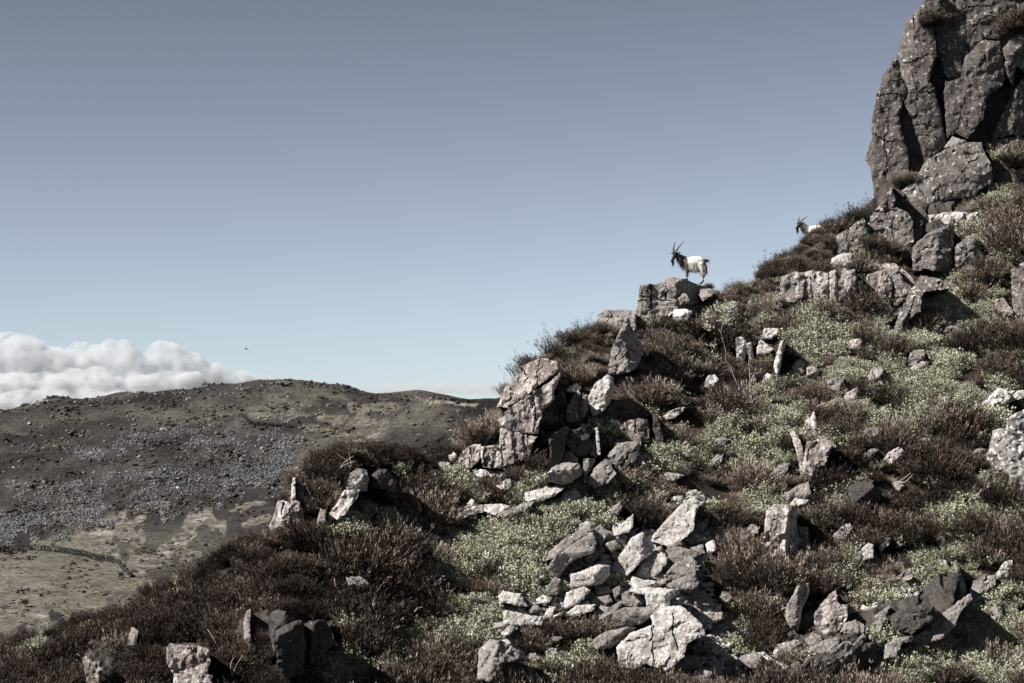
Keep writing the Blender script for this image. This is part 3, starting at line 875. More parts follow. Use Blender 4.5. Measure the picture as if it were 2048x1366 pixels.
# ---- blocks and ledges under the crag
rock('rock_pillar', B_((940, 205), (1070, 15), (1086, 110), (1076, 170), (1182, 232), (1202, 300), (1202, 450), (1100, 482), (900, 492), (868, 400), (862, 290)),
     'tall streaked rock pillar leaning under the left foot of the crag', 'rock', 'crag_low', gx=0.25, gz=-0.25, h=0.08, facets=2, rough=0.07, fwd=0.2, cracks=[B_((1065, 480), (1060, 300), (1090, 250)), B_((960, 210), (1100, 200))], thick=4)
rock('rock_pillar', B_((650, 390), (745, 330), (850, 255), (866, 300), (872, 400), (850, 424), (840, 520), (770, 510), (655, 530), (645, 440)),
     'squat grey block at the left end of the ledges under the crag', 'rock', 'crag_low', planes=[(1700, 490, 0.1, 0.3, -0.3), (1725, 480, 0.1, -0.2, -0.2)], h=0.07, facets=1, cracks=[B_((745, 335), (725, 420), (735, 520))], thick=3.5)
rock('rock_block', B_((1250, 270), (1310, 238), (1500, 212), (1700, 222), (1640, 292), (1545, 352), (1490, 308), (1330, 370), (1222, 430), (1240, 330)),
     'pale whitish block wedged under the overhang of the crag', 'rock', 'pale', gx=0.2, gz=-0.35, h=0.08, facets=1, fwd=0.1, thick=3)
rock('boulder', B_((1210, 520), (1216, 470), (1330, 370), (1490, 307), (1532, 350), (1527, 400), (1512, 662), (1350, 662), (1300, 640), (1216, 672)),
     'large slanted boulder with a lit top and black right side below the crag', 'boulder', 'crag_low', planes=[(1855, 470, 0.35, 0.15, -1.1), (1840, 520, 0.15, 0.55, -0.1), (1885, 510, 0.2, -0.75, 0.1)], facets=0, h=0.07, fwd=0.5, thick=2.6)
rock('boulder', B_((1530, 540), (1530, 470), (1640, 382), (1690, 402), (1742, 540), (1662, 660), (1582, 690), (1542, 640)),
     'rounded dark boulder just right of the large slanted boulder', 'boulder', 'crag_low', planes=[(1930, 500, 0.25, 0.2, -0.7), (1930, 530, 0.15, -0.2, 0.2), (1950, 520, 0.1, -0.7, 0)], facets=1, fwd=0.4)
rock('boulder', B_((600, 600), (620, 560), (690, 516), (772, 516), (772, 620), (640, 632)), 'smooth oval boulder resting on top of the pale columns', 'boulder', 'pale', gx=0.1, gz=-0.9, facets=2, bev=0.2, fwd=0.3)
colw = [(B_((235, 700), (340, 660), (400, 672), (400, 760), (380, 862), (330, 892), (250, 882), (232, 800)), 'broad left-hand column of the pale rock wall below the hidden goat'),
        (B_((385, 740), (440, 680), (456, 760), (472, 880), (430, 862), (385, 850)), 'narrow second column of the pale rock wall'),
        (B_((462, 680), (520, 652), (580, 672), (590, 760), (582, 900), (492, 912), (466, 800)), 'bright third column of the pale rock wall'),
        (B_((592, 662), (640, 642), (660, 720), (646, 880), (602, 890), (592, 760)), 'brown fourth column of the pale rock wall'),
        (B_((690, 662), (780, 642), (800, 720), (782, 880), (720, 872), (662, 900), (664, 740)), 'fifth streaked column of the pale wall under the oval boulder')]
for poly, lab in colw:
    rock('rock_column', poly, lab, 'rock', 'wall', gx=0.35, gz=-0.12, facets=2, h=0.06, fwd=0.2, strata=0.02, strata_dir=85, thick=2)
rock('rock_column', B_((880, 680), (1010, 642), (1060, 760), (1042, 860), (900, 832), (880, 760)), 'stained rock face with a pale spike right of the columns', 'rock', 'wall', gx=0.3, gz=-0.25, facets=2, h=0.06, strata=0.02, strata_dir=80)
rock('rock_column', B_((1060, 640), (1120, 632), (1142, 740), (1222, 780), (1162, 862), (1072, 930), (1052, 820)), 'broken brown rock rib beside the pale spike', 'rock', 'crag_low', gx=0.3, gz=-0.25, facets=2, h=0.06)
rock('rock_rib', B_((1222, 780), (1290, 682), (1460, 730), (1472, 790), (1302, 812), (1282, 850), (1262, 960), (1182, 1022), (1152, 1130), (1057, 1120), (1102, 1000), (1172, 862)),
     'lit rock rib running down from the dark hollow below the crag', 'rock', 'crag_low', gx=0.45, gz=-0.5, facets=1, h=0.07, strata=0.04, strata_dir=65, cracks=[B_((1230, 830), (1200, 940), (1120, 1110))])
rock('rock_slab', B_((1960, 640), (2048, 592), (2120, 580), (2120, 980), (2002, 1002), (1967, 960), (1960, 800)), 'vertical rock face cut by the right edge above the green shrubs', 'rock', 'crag_low', gx=0.3, gz=-0.2, facets=2, h=0.08)
rock('rock_slab', B_((1830, 870), (1900, 852), (1962, 962), (1912, 1022), (1852, 982)), 'pinkish sloping rock left of the vertical face at the right edge', 'rock', 'wall', gx=0.3, gz=-0.5, facets=1)

# ---- the goat's lookout and its neighbours
YG = hit(1320, 640) + 0.1
LOOKOUT = rock('lookout_rock', C_((1012, 640), (1030, 560), (1040, 450), (1130, 440), (1160, 447), (1270, 385), (1340, 395), (1400, 408), (1490, 427), (1560, 448), (1600, 464), (1590, 500), (1520, 530), (1490, 570), (1430, 600), (1400, 640), (1200, 690), (1040, 702)),
     'big square rock with a dark hollow on which the horned goat stands', 'rock', 'mid', Y=YG, planes=[(1310, 610, 0.25, 0.22, -0.06), (1285, 600, 0.2, 0.9, 0), (1345, 600, 0.5, -1.3, -0.1), (1330, 562, 0.1, 0.2, -1.8)], facets=0, h=0.055, rough=0.06, thick=2.6,
     strata=0.02, strata_dir=3, cracks=[C_((1035, 565), (1150, 560), (1290, 570)), C_((1130, 450), (1120, 560), (1130, 640)), C_((1240, 460), (1235, 560))])
rock('cap_rock', C_((1395, 520), (1430, 590), (1345, 600), (1330, 545), (1372, 505)), 'small pale wedge of rock below the hollow of the lookout', 'rock', 'mid', Y=YG - 0.55, gx=0.4, gz=-0.5, facets=2, thick=1.2)
rock('cap_rock', C_((1500, 470), (1562, 472), (1600, 482), (1575, 530), (1510, 570), (1486, 520)), 'small flat stone propping the right end of the lookout rock', 'rock', 'mid', Y=YG - 0.5, gx=0.2, gz=-0.6, facets=2, thick=1.2)
rock('rock_ledge', C_((730, 662), (790, 627), (850, 632), (960, 632), (1012, 642), (1006, 800), (920, 812), (840, 805), (728, 800)), 'low flat rock ledge on the skyline left of the lookout rock', 'rock', 'mid', keep=False, gx=0.2, gz=-0.5, facets=2, fwd=0.0, h=0.05)
rock('pointed_rock', C_((955, 695), (985, 770), (1030, 840), (1056, 950), (1040, 1030), (1000, 1082), (920, 1110), (812, 1126), (805, 1080), (815, 1000), (830, 930), (870, 830), (930, 710)),
     'tall pointed standing rock leaning left with a shadowed right side', 'rock', 'mid', planes=[(1240, 700, 0.45, 0.50, -0.25), (1262, 700, 0.35, -0.85, -0.15), (1228, 740, 0.25, 0.75, 0.1)], facets=0, h=0.055, rough=0.07, fwd=0.6, thick=1.3, strata=0.035, strata_dir=60,
     cracks=[C_((860, 880), (900, 930), (850, 1010)), C_((900, 1000), (960, 930), (1000, 950))])
rock('rock_slab', D_((1252, 162), (1300, 72), (1400, -5), (1442, 10), (1452, 80), (1422, 200), (1372, 262), (1290, 312), (1262, 242)), 'smooth slab standing under the pointed rock', 'rock', 'pale', planes=[(1195, 790, 0.2, 0.3, -0.25), (1222, 790, 0.15, -0.9, 0)], facets=0, h=0.06, fwd=0.55)
rock('rock_slab', D_((1090, 262), (1110, 212), (1182, 100), (1202, 150), (1216, 132), (1252, 152), (1262, 262), (1202, 342), (1100, 352)), 'pale split slab left of the smooth slab under the pointed rock', 'rock', 'wall', gx=0.3, gz=-0.3, facets=2, h=0.06, fwd=0.45, cracks=[D_((1205, 150), (1185, 260), (1195, 340))])
rock('rock_slab', D_((575, 240), (600, 180), (640, 72), (700, 20), (760, -70), (900, -130), (1020, -105), (1032, -30), (830, 122), (700, 202), (650, 242)),
     'lit sloping slab on top of the overhanging outcrop', 'rock', 'wall', gx=0.35, gz=-0.75, facets=1, h=0.07, rough=0.06, fwd=0.30, base=(1040, 812), cracks=[D_((760, -60), (800, 20), (780, 80)), D_((900, -120), (870, 0), (900, 50))], strata=0.02, strata_dir=35)
rock('overhang_wall', D_((575, 342), (640, 262), (830, 124), (960, 62), (1042, -20), (1052, 20), (1002, 110), (1002, 182), (922, 262), (902, 322), (882, 442), (780, 432), (680, 412), (600, 372)),
     'brown streaked overhanging wall of the outcrop left of the pointed rock', 'rock', 'wall', gx=0.22, gz=0.05, facets=1, h=0.06, fwd=0.95, base=(1060, 868), strata=0.03, strata_dir=88, thick=2.5, cracks=[D_((640, 262), (830, 130), (1030, 0)), D_((850, 160), (860, 300), (850, 430))])
rock('rock_wall', D_((600, 392), (680, 420), (780, 440), (872, 462), (842, 512), (822, 602), (722, 652), (642, 672), (592, 702), (472, 692), (452, 602), (452, 532), (590, 522)),
     'pinkish lower wall below the overhang with dark vertical streaks', 'rock', 'wall', gx=0.25, gz=-0.08, facets=1, h=0.06, fwd=0.45, strata=0.03, strata_dir=88, thick=2.5, cracks=[D_((490, 690), (480, 600), (500, 530)), D_((620, 670), (610, 560), (640, 420)), D_((540, 690), (545, 600), (540, 530)), D_((800, 440), (800, 600))])
rock('rock_wall', D_((285, 622), (320, 562), (400, 517), (452, 517), (442, 640), (402, 680), (322, 722), (280, 742)), 'rounded pale rock at the left end of the outcrop wall', 'rock', 'wall', gx=0.4, gz=-0.35, facets=2, h=0.06, strata=0.02, strata_dir=80, cracks=[D_((370, 540), (380, 600), (375, 680))])
rock('boulder', D_((135, 652), (220, 650), (232, 682), (152, 722)), 'small white block on the ridge left of the outcrop wall', 'boulder', 'pale', gx=0.3, gz=-0.4, facets=3)
rock('boulder', D_((212, 600), (250, 575), (275, 600), (270, 650), (225, 655)), 'small upright stone above the white block on the ridge', 'boulder', 'pale', gx=0.3, gz=-0.4, facets=3)
rock('rock_ledge', D_((370, 702), (460, 702), (530, 717), (630, 722), (630, 762), (460, 772), (400, 742)), 'long low white ledge at the foot of the outcrop wall', 'rock', 'pale', gx=0.2, gz=-0.8, facets=2, h=0.05)
rock('boulder', D_((960, 472), (1040, 402), (1100, 386), (1132, 402), (1092, 452), (1082, 562), (1052, 662), (990, 702), (970, 640)), 'tall dark upright boulder in the jumble below the slabs', 'boulder', 'dark', gx=-0.55, gz=-0.1, facets=1, fwd=0.70)
rock('boulder', D_((1087, 452), (1132, 412), (1212, 391), (1262, 432), (1286, 522), (1252, 602), (1182, 612), (1122, 562), (1087, 502)), 'blocky dark boulder with a scooped front in the jumble', 'boulder', 'dark', gx=-0.2, gz=-0.25, facets=3, fwd=0.70)
rock('boulder', D_((1080, 562), (1122, 572), (1182, 622), (1172, 652), (1060, 662)), 'small grey wedge under the scooped dark boulder', 'boulder', 'mid', gx=0.3, gz=-0.3, facets=2, fwd=0.60)
rock('boulder', D_((912, 802), (980, 692), (1070, 652), (1172, 657), (1222, 692), (1202, 742), (1132, 802), (1062, 822), (972, 792)), 'broad flat-topped slab tilted left in front of the jumble', 'boulder', 'mid', planes=[(1120, 935, 0.3, 0.15, -0.9), (1140, 965, 0.15, -0.1, 0.6), (1160, 940, 0.25, -0.6, 0)], facets=0, fwd=0.90)
rock('rock_post', D_((1220, 622), (1310, 620), (1302, 652), (1252, 742), (1242, 802), (1220, 812)), 'thin upright flake of rock beside the flat-topped slab', 'boulder', 'mid', planes=[(1172, 940, 0.1, 0.3, -0.1), (1178, 940, 0.08, -1.2, 0)], facets=0, fwd=1.00)
rock('boulder', D_((1254, 762), (1300, 692), (1382, 622), (1422, 642), (1432, 692), (1462, 732), (1402, 802), (1302, 842), (1252, 812)), 'ribbed round boulder at the right of the jumble', 'boulder', 'mid', gx=0.15, gz=-0.35, facets=2, fwd=0.90, strata=0.06, strata_dir=35)
rock('boulder', D_((1390, 602), (1480, 512), (1560, 492), (1642, 492), (1642, 560), (1542, 582), (1532, 642), (1482, 682), (1422, 652)), 'angular grey boulder behind the ribbed round one', 'boulder', 'mid', gx=0.1, gz=-0.6, facets=3, fwd=0.60)
rock('boulder', D_((1542, 592), (1632, 562), (1652, 602), (1562, 672), (1512, 702)), 'small dark block beside the bright green shrub', 'boulder', 'dark', gx=0.0, gz=-0.4, facets=3, fwd=0.60)
rock('rock_post', D_((1310, 392), (1332, 392), (1346, 590), (1324, 602)), 'thin pale standing splinter of rock in the jumble', 'boulder', 'pale', gx=0.3, gz=-0.1, facets=0, fwd=0.70)
rock('boulder', D_((1276, 522), (1306, 482), (1322, 560), (1318, 612), (1270, 602)), 'small triangular stone behind the standing splinter', 'boulder', 'mid', gx=0.3, gz=-0.3, facets=1, fwd=0.40)
rock('rock_wall', D_((1482, 402), (1532, 352), (1622, 322), (1702, 332), (1722, 422), (1702, 512), (1642, 492), (1542, 492), (1502, 472)), 'low streaked wall in shade right of the jumble', 'rock', 'wall', gx=0.15, gz=-0.15, facets=2, strata=0.03, strata_dir=80, cracks=[D_((1600, 330), (1610, 490))])
rock('rock_post', D_((1735, 272), (1762, 292), (1812, 442), (1832, 522), (1772, 522), (1742, 422)), 'dark pointed flake standing right of the streaked wall', 'boulder', 'dark', gx=0.3, gz=-0.1, facets=1, fwd=0.50)
rock('boulder', D_((780, 882), (882, 852), (1000, 822), (1082, 842), (1002, 902), (882, 952), (790, 942)), 'pale sloping slab half buried below the flat-topped slab', 'boulder', 'pale', gx=0.2, gz=-0.9, facets=2, fwd=0.50)
rock('boulder', D_((260, 1072), (300, 1022), (380, 987), (480, 967), (600, 962), (672, 982), (642, 1002), (562, 1042), (482, 1022), (382, 1042), (290, 1082)), 'long flat whitish slab among the green shrubs left of centre', 'boulder', 'pale', gx=0.1, gz=-1.2, facets=1, fwd=0.65, h=0.05)
rock('boulder', D_((560, 1062), (602, 1022), (762, 962), (852, 942), (842, 962), (762, 1022), (702, 1064)), 'grey sloping slab next to the long flat whitish one', 'boulder', 'mid', gx=0.1, gz=-0.9, facets=2, fwd=0.60, h=0.05)
rock('boulder', D_((350, 962), (382, 922), (442, 977), (382, 987)), 'small white pointed stone on the end of the long flat slab', 'boulder', 'pale', gx=0.4, gz=-0.3, facets=2, fwd=0.70)
rock('boulder', D_((570, 832), (622, 792), (672, 772), (684, 832), (642, 862)), 'small grey stone in the heather above the flat slabs', 'boulder', 'pale', planes=[(1005, 965, 0.1, 0.5, -0.5), (1018, 965, 0.1, -0.9, 0)], facets=1, fwd=0.50)

_plain_rock = rock
def rock(name, poly, *a, **k):
    return _plain_rock(name, grow(poly, 1.14), *a, **k)
# ---- knoll at the left
rock('cliff_face', H_((345, 742), (375, 650), (400, 572), (440, 572), (488, 592), (498, 422), (516, 422), (522, 560), (546, 580), (572, 640), (562, 742), (480, 752), (400, 752), (360, 772)), 'white broken cliff with a thin spike at the left end of the knoll', 'rock', 'wall', gx=0.55, gz=-0.3, facets=2, h=0.055, fwd=0.50, strata=0.05, strata_dir=60, cracks=[H_((500, 590), (490, 640), (440, 700)), H_((440, 600), (420, 680))])
rock('cliff_face', H_((532, 472), (592, 442), (584, 560), (546, 572)), 'small bleached rock beside the thin spike of the knoll cliff', 'rock', 'wall', gx=0.4, gz=-0.3, facets=1, strata=0.03, strata_dir=75)
rock('rock_stack', H_((890, 490), (940, 372), (990, 332), (1050, 342), (1066, 410), (1052, 482), (982, 491)), 'upper block of the two-tier stack on the knoll', 'rock', 'wall', planes=[(700, 960, 0.2, 0.45, -0.35), (722, 960, 0.15, -0.6, 0)], facets=1, strata=0.03, strata_dir=65, fwd=0.55, h=0.055)
rock('rock_stack', H_((770, 672), (830, 602), (882, 502), (986, 497), (976, 542), (932, 602), (892, 662), (852, 692), (775, 695)), 'lower pinkish block of the two-tier stack on the knoll', 'rock', 'pale', gx=0.35, gz=-0.45, facets=1, fwd=0.50, h=0.055)
rock('boulder', H_((1080, 482), (1110, 382), (1152, 332), (1212, 342), (1262, 402), (1272, 502), (1202, 472), (1122, 462)), 'boulder with a pale left edge and black face on the knoll', 'boulder', 'dark', planes=[(748, 965, 0.35, 1.0, -0.3), (765, 970, 0.4, -0.55, -0.1)], facets=0, strata=0.02, strata_dir=60, fwd=0.80)
rock('boulder', H_((690, 722), (712, 632), (752, 642), (752, 722)), 'small whitish rock left of the stack foot on the knoll', 'boulder', 'wall', gx=0.4, gz=-0.4, facets=2, fwd=0.50)
rock('boulder', H_((905, 1142), (1010, 1132), (1062, 1182), (930, 1202)), 'flat mottled stone jutting from the heather below the knoll', 'boulder', 'mid', gx=0.1, gz=-1.0, facets=1, fwd=0.90, h=0.04)

# ---- dark rocks at the lower left
rock('rock_column', J_((885, 742), (910, 712), (960, 722), (1100, 722), (1172, 742), (1182, 842), (1152, 932), (1050, 942), (932, 922), (890, 842)), 'broad streaked rock bulging out of the dark heather at the lower left', 'rock', 'wall', gx=0.2, gz=0.02, facets=2, strata=0.035, strata_dir=86, fwd=0.70, h=0.05, thick=1.8)
rock('rock_column', J_((932, 937), (1190, 942), (1202, 1080), (930, 1080)), 'cracked base under the broad streaked rock at the bottom', 'rock', 'wall', gx=0.2, gz=-0.1, facets=1, strata=0.03, strata_dir=86, fwd=0.55, h=0.05)
rock('rock_column', J_((245, 802), (265, 802), (322, 842), (392, 832), (372, 1060), (300, 1060), (262, 902)), 'striped rock fin near the bottom left corner', 'rock', 'wall', gx=0.3, gz=-0.05, facets=1, strata=0.05, strata_dir=82, fwd=0.60, h=0.05)
rock('rock_column', J_((575, 692), (600, 592), (642, 622), (642, 702), (632, 802), (602, 792)), 'slim lichen-spotted rock left of the broad streaked rock', 'rock', 'mid', gx=0.4, gz=-0.8, facets=1, fwd=0.1, h=0.05)
rock('rock_column', J_((1440, 562), (1460, 482), (1482, 472), (1492, 622), (1512, 702), (1492, 782), (1460, 762), (1455, 642)), 'slender pale rock rib left of the hooded boulders', 'rock', 'mid', gx=0.5, gz=-0.8, facets=1, fwd=0.15, h=0.05, strata=0.03, strata_dir=80)
rock('boulder', J_((1650, 522), (1660, 472), (1700, 452), (1760, 462), (1802, 512), (1792, 562), (1702, 592), (1672, 592)), 'round dark stone perched like a head on the shadowed boulders', 'boulder', 'dark', planes=[(547, 1235, 0.2, 1.1, -0.2), (560, 1238, 0.25, -0.5, -0.05)], facets=1, fwd=1.20, bev=0.15)
rock('boulder', J_((1645, 622), (1700, 597), (1722, 642), (1742, 802), (1702, 782), (1662, 702)), 'narrow dark rock at the left side of the shadowed boulders', 'boulder', 'dark', planes=[(545, 1280, 0.15, 0.9, 0), (560, 1280, 0.1, -0.6, 0)], facets=0, fwd=1.10)
rock('boulder', J_((1710, 612), (1762, 572), (1862, 542), (1892, 562), (1902, 702), (1882, 902), (1782, 932), (1722, 842)), 'big dark boulder below the head-like stone', 'boulder', 'dark', planes=[(570, 1290, 0.35, -0.55, 0.05), (562, 1255, 0.2, 0.4, -1.2)], facets=0, fwd=1.20)
rock('boulder', L_((410, 582), (452, 540), (562, 530), (592, 602), (612, 692), (522, 792), (442, 852), (410, 780)), 'dark squarish boulder with a pale left edge right of the big dark one', 'boulder', 'dark', planes=[(618, 1260, 0.2, 1.0, -0.1), (630, 1260, 0.3, -0.5, 0.05)], facets=0, fwd=1.10)

# ---- outcrops on the right-hand slope
rock('boulder', K_((985, 682), (1030, 652), (1087, 692), (1092, 850), (1062, 902), (990, 912), (985, 782)), 'bright whitish upright rock right of the rowan stem', 'boulder', 'pale', gx=0.35, gz=-0.35, facets=3, fwd=0.3, h=0.05)
rock('boulder', K_((1097, 732), (1152, 722), (1182, 902), (1152, 922), (1112, 832)), 'slim grey rock touching the bright whitish upright rock', 'boulder', 'pale', gx=0.2, gz=-0.2, facets=2, fwd=0.25, h=0.05)
rock('boulder', K_((1312, 552), (1462, 562), (1442, 612), (1382, 672), (1272, 672)), 'pale flat-fronted block atop another right of the rowan', 'boulder', 'pale', gx=0.2, gz=-0.5, facets=1, fwd=0.3, h=0.05)
rock('boulder', K_((1222, 782), (1262, 682), (1390, 792), (1342, 832), (1226, 842)), 'triangular grey block under the pale flat-fronted one', 'boulder', 'pale', gx=0.1, gz=-0.3, facets=2, fwd=0.35, h=0.05)
rock('boulder', K_((1410, 952), (1482, 722), (1542, 702), (1502, 852), (1452, 1112), (1416, 1012)), 'long pale blade of rock pointing down the slope', 'boulder', 'pale', planes=[(1555, 715, 0.15, 0.4, -0.3), (1562, 715, 0.12, -1.0, 0)], facets=0, fwd=0.35, h=0.05)
rock('boulder', K_((1250, 1192), (1332, 1072), (1392, 1092), (1332, 1172), (1292, 1212)), 'small white slanting rock below the triangular block', 'boulder', 'pale', gx=0.3, gz=-0.5, facets=1, fwd=0.2, h=0.05)
rock('boulder', E_((325, 622), (350, 602), (387, 702), (402, 832), (408, 962), (370, 952), (355, 782)), 'slim white rock rib on the middle of the right-hand slope', 'rock', 'wall', gx=0.5, gz=-0.9, facets=1, fwd=0.08, h=0.05)
rock('boulder', E_((465, 502), (495, 462), (502, 582), (502, 682), (470, 672)), 'thin white upright blade above the white rib', 'rock', 'pale', gx=0.4, gz=-0.9, facets=1, fwd=0.08, h=0.05)
rock('boulder', E_((440, 702), (562, 672), (612, 712), (542, 852), (482, 872), (462, 962), (412, 972), (412, 832)), 'broken whitish rock beside the white rib', 'rock', 'wall', gx=0.3, gz=-0.35, facets=2, fwd=0.25, h=0.05, cracks=[E_((430, 830), (445, 740), (500, 690)), E_((480, 860), (550, 830))])
rock('boulder', E_((250, 1092), (350, 1022), (430, 992), (442, 1082), (402, 1122), (300, 1122)), 'dark ridged rock above the big square-cut block', 'rock', 'mid', gx=0.2, gz=-0.6, facets=2, fwd=0.2, h=0.05, strata=0.03, strata_dir=70)
rock('boulder', E_((300, 1152), (342, 1110), (432, 1122), (402, 1162)), 'flat pale stone lying on the square-cut block', 'boulder', 'pale', gx=0.1, gz=-0.9, facets=2, fwd=0.6, h=0.05)
rock('boulder', F_((110, 292), (130, 100), (190, 52), (330, 62), (342, 100), (332, 142), (370, 370), (292, 402), (150, 422), (115, 322)), 'big square-cut block with a streaked front and black right side', 'rock', 'wall', planes=[(1550, 1070, 0.3, 0.25, -0.06), (1572, 1070, 0.3, -1.2, 0), (1560, 1025, 0.25, 0.2, -1.0)], facets=0, fwd=0.4, h=0.05, strata=0.03, strata_dir=85)
rock('boulder', F_((360, 202), (430, 222), (442, 392), (376, 382)), 'lower pale block against the right of the square-cut block', 'rock', 'wall', gx=0.25, gz=-0.15, facets=1, fwd=0.25, h=0.05)
rock('boulder', E_((1940, 542), (2048, 482), (2130, 470), (2130, 1060), (2048, 1042), (1952, 1022), (1940, 702)), 'large lichen-whitened boulder cut by the right edge', 'rock', 'lichen', gx=0.1, gz=-0.2, facets=2, fwd=0.4, h=0.07)
rock('boulder', E_((1780, 802), (1830, 622), (1882, 602), (1936, 642), (1932, 902), (1802, 902)), 'whitish lichen rock joined to the left of the right-edge boulder', 'rock', 'lichen', gx=0.4, gz=-0.3, facets=2, fwd=0.25, h=0.06)
rock('boulder', E_((1730, 402), (1782, 362), (1852, 292), (1902, 302), (1942, 382), (1852, 422), (1790, 442)), 'pale rock with a dark hole near the right edge', 'boulder', 'pale', gx=0.2, gz=-0.4, facets=2, fwd=0.2, h=0.05)
rock('boulder', E_((1922, 312), (2048, 302), (2110, 305), (2110, 360), (2048, 352), (1942, 382)), 'flat pale rock reaching the right edge above the lichen boulder', 'boulder', 'pale', gx=0.1, gz=-0.6, facets=1, fwd=0.2, h=0.05)
rock('boulder', E_((1950, 100), (1985, 85), (2010, 130), (1995, 142)), 'tiny pale stone in green shrubs by the right edge', 'boulder', 'pale', gx=0.2, gz=-0.4, facets=1, fwd=0.2)
rock('boulder', E_((1998, 92), (2048, 72), (2090, 90), (2080, 150), (2012, 132)), 'rounded pale stone at the right edge', 'boulder', 'pale', gx=0.2, gz=-0.5, facets=2, fwd=0.2)
rock('boulder', E_((700, 1082), (762, 1012), (852, 992), (902, 1012), (960, 1060), (950, 1160), (830, 1150), (722, 1112)), 'dark overhung rock with a pale lip in the heather at right', 'rock', 'dark', planes=[(1705, 975, 0.2, 0.4, -0.8), (1730, 1000, 0.35, -0.5, 0.3)], facets=0, fwd=0.5, h=0.05)
rock('boulder', F_((270, 802), (350, 652), (430, 642), (432, 702), (382, 802), (350, 952), (300, 932), (262, 852)), 'twisted streaked rock rib in the heather below the square-cut block', 'rock', 'wall', planes=[(1580, 1200, 0.2, 0.35, -0.2), (1600, 1195, 0.15, -1.0, 0)], facets=0, fwd=0.35, h=0.05, strata=0.05, strata_dir=70)
rock('boulder', F_((495, 862), (562, 762), (642, 692), (652, 782), (722, 792), (692, 902), (622, 982), (552, 1022), (502, 942)), 'broad streaked rock rib right of the twisted one', 'rock', 'wall', gx=0.25, gz=-0.3, facets=1, fwd=0.3, h=0.05, strata=0.05, strata_dir=70)
rock('boulder', F_((840, 372), (882, 326), (916, 342), (916, 432), (850, 442)), 'small cubic pale stone in the heather at right', 'boulder', 'pale', gx=0.2, gz=-0.2, facets=1, fwd=0.35, h=0.04)
rock('boulder', F_((795, 402), (830, 372), (836, 442), (802, 442)), 'little grey stone left of the cubic pale stone', 'boulder', 'mid', gx=0.3, gz=-0.3, facets=2, fwd=0.3, h=0.04)
rock('boulder', F_((630, 262), (692, 202), (742, 182), (762, 212), (702, 302), (642, 332)), 'slanted grey stone above the cubic pale stone', 'boulder', 'mid', gx=0.3, gz=-0.5, facets=2, fwd=0.25, h=0.04)

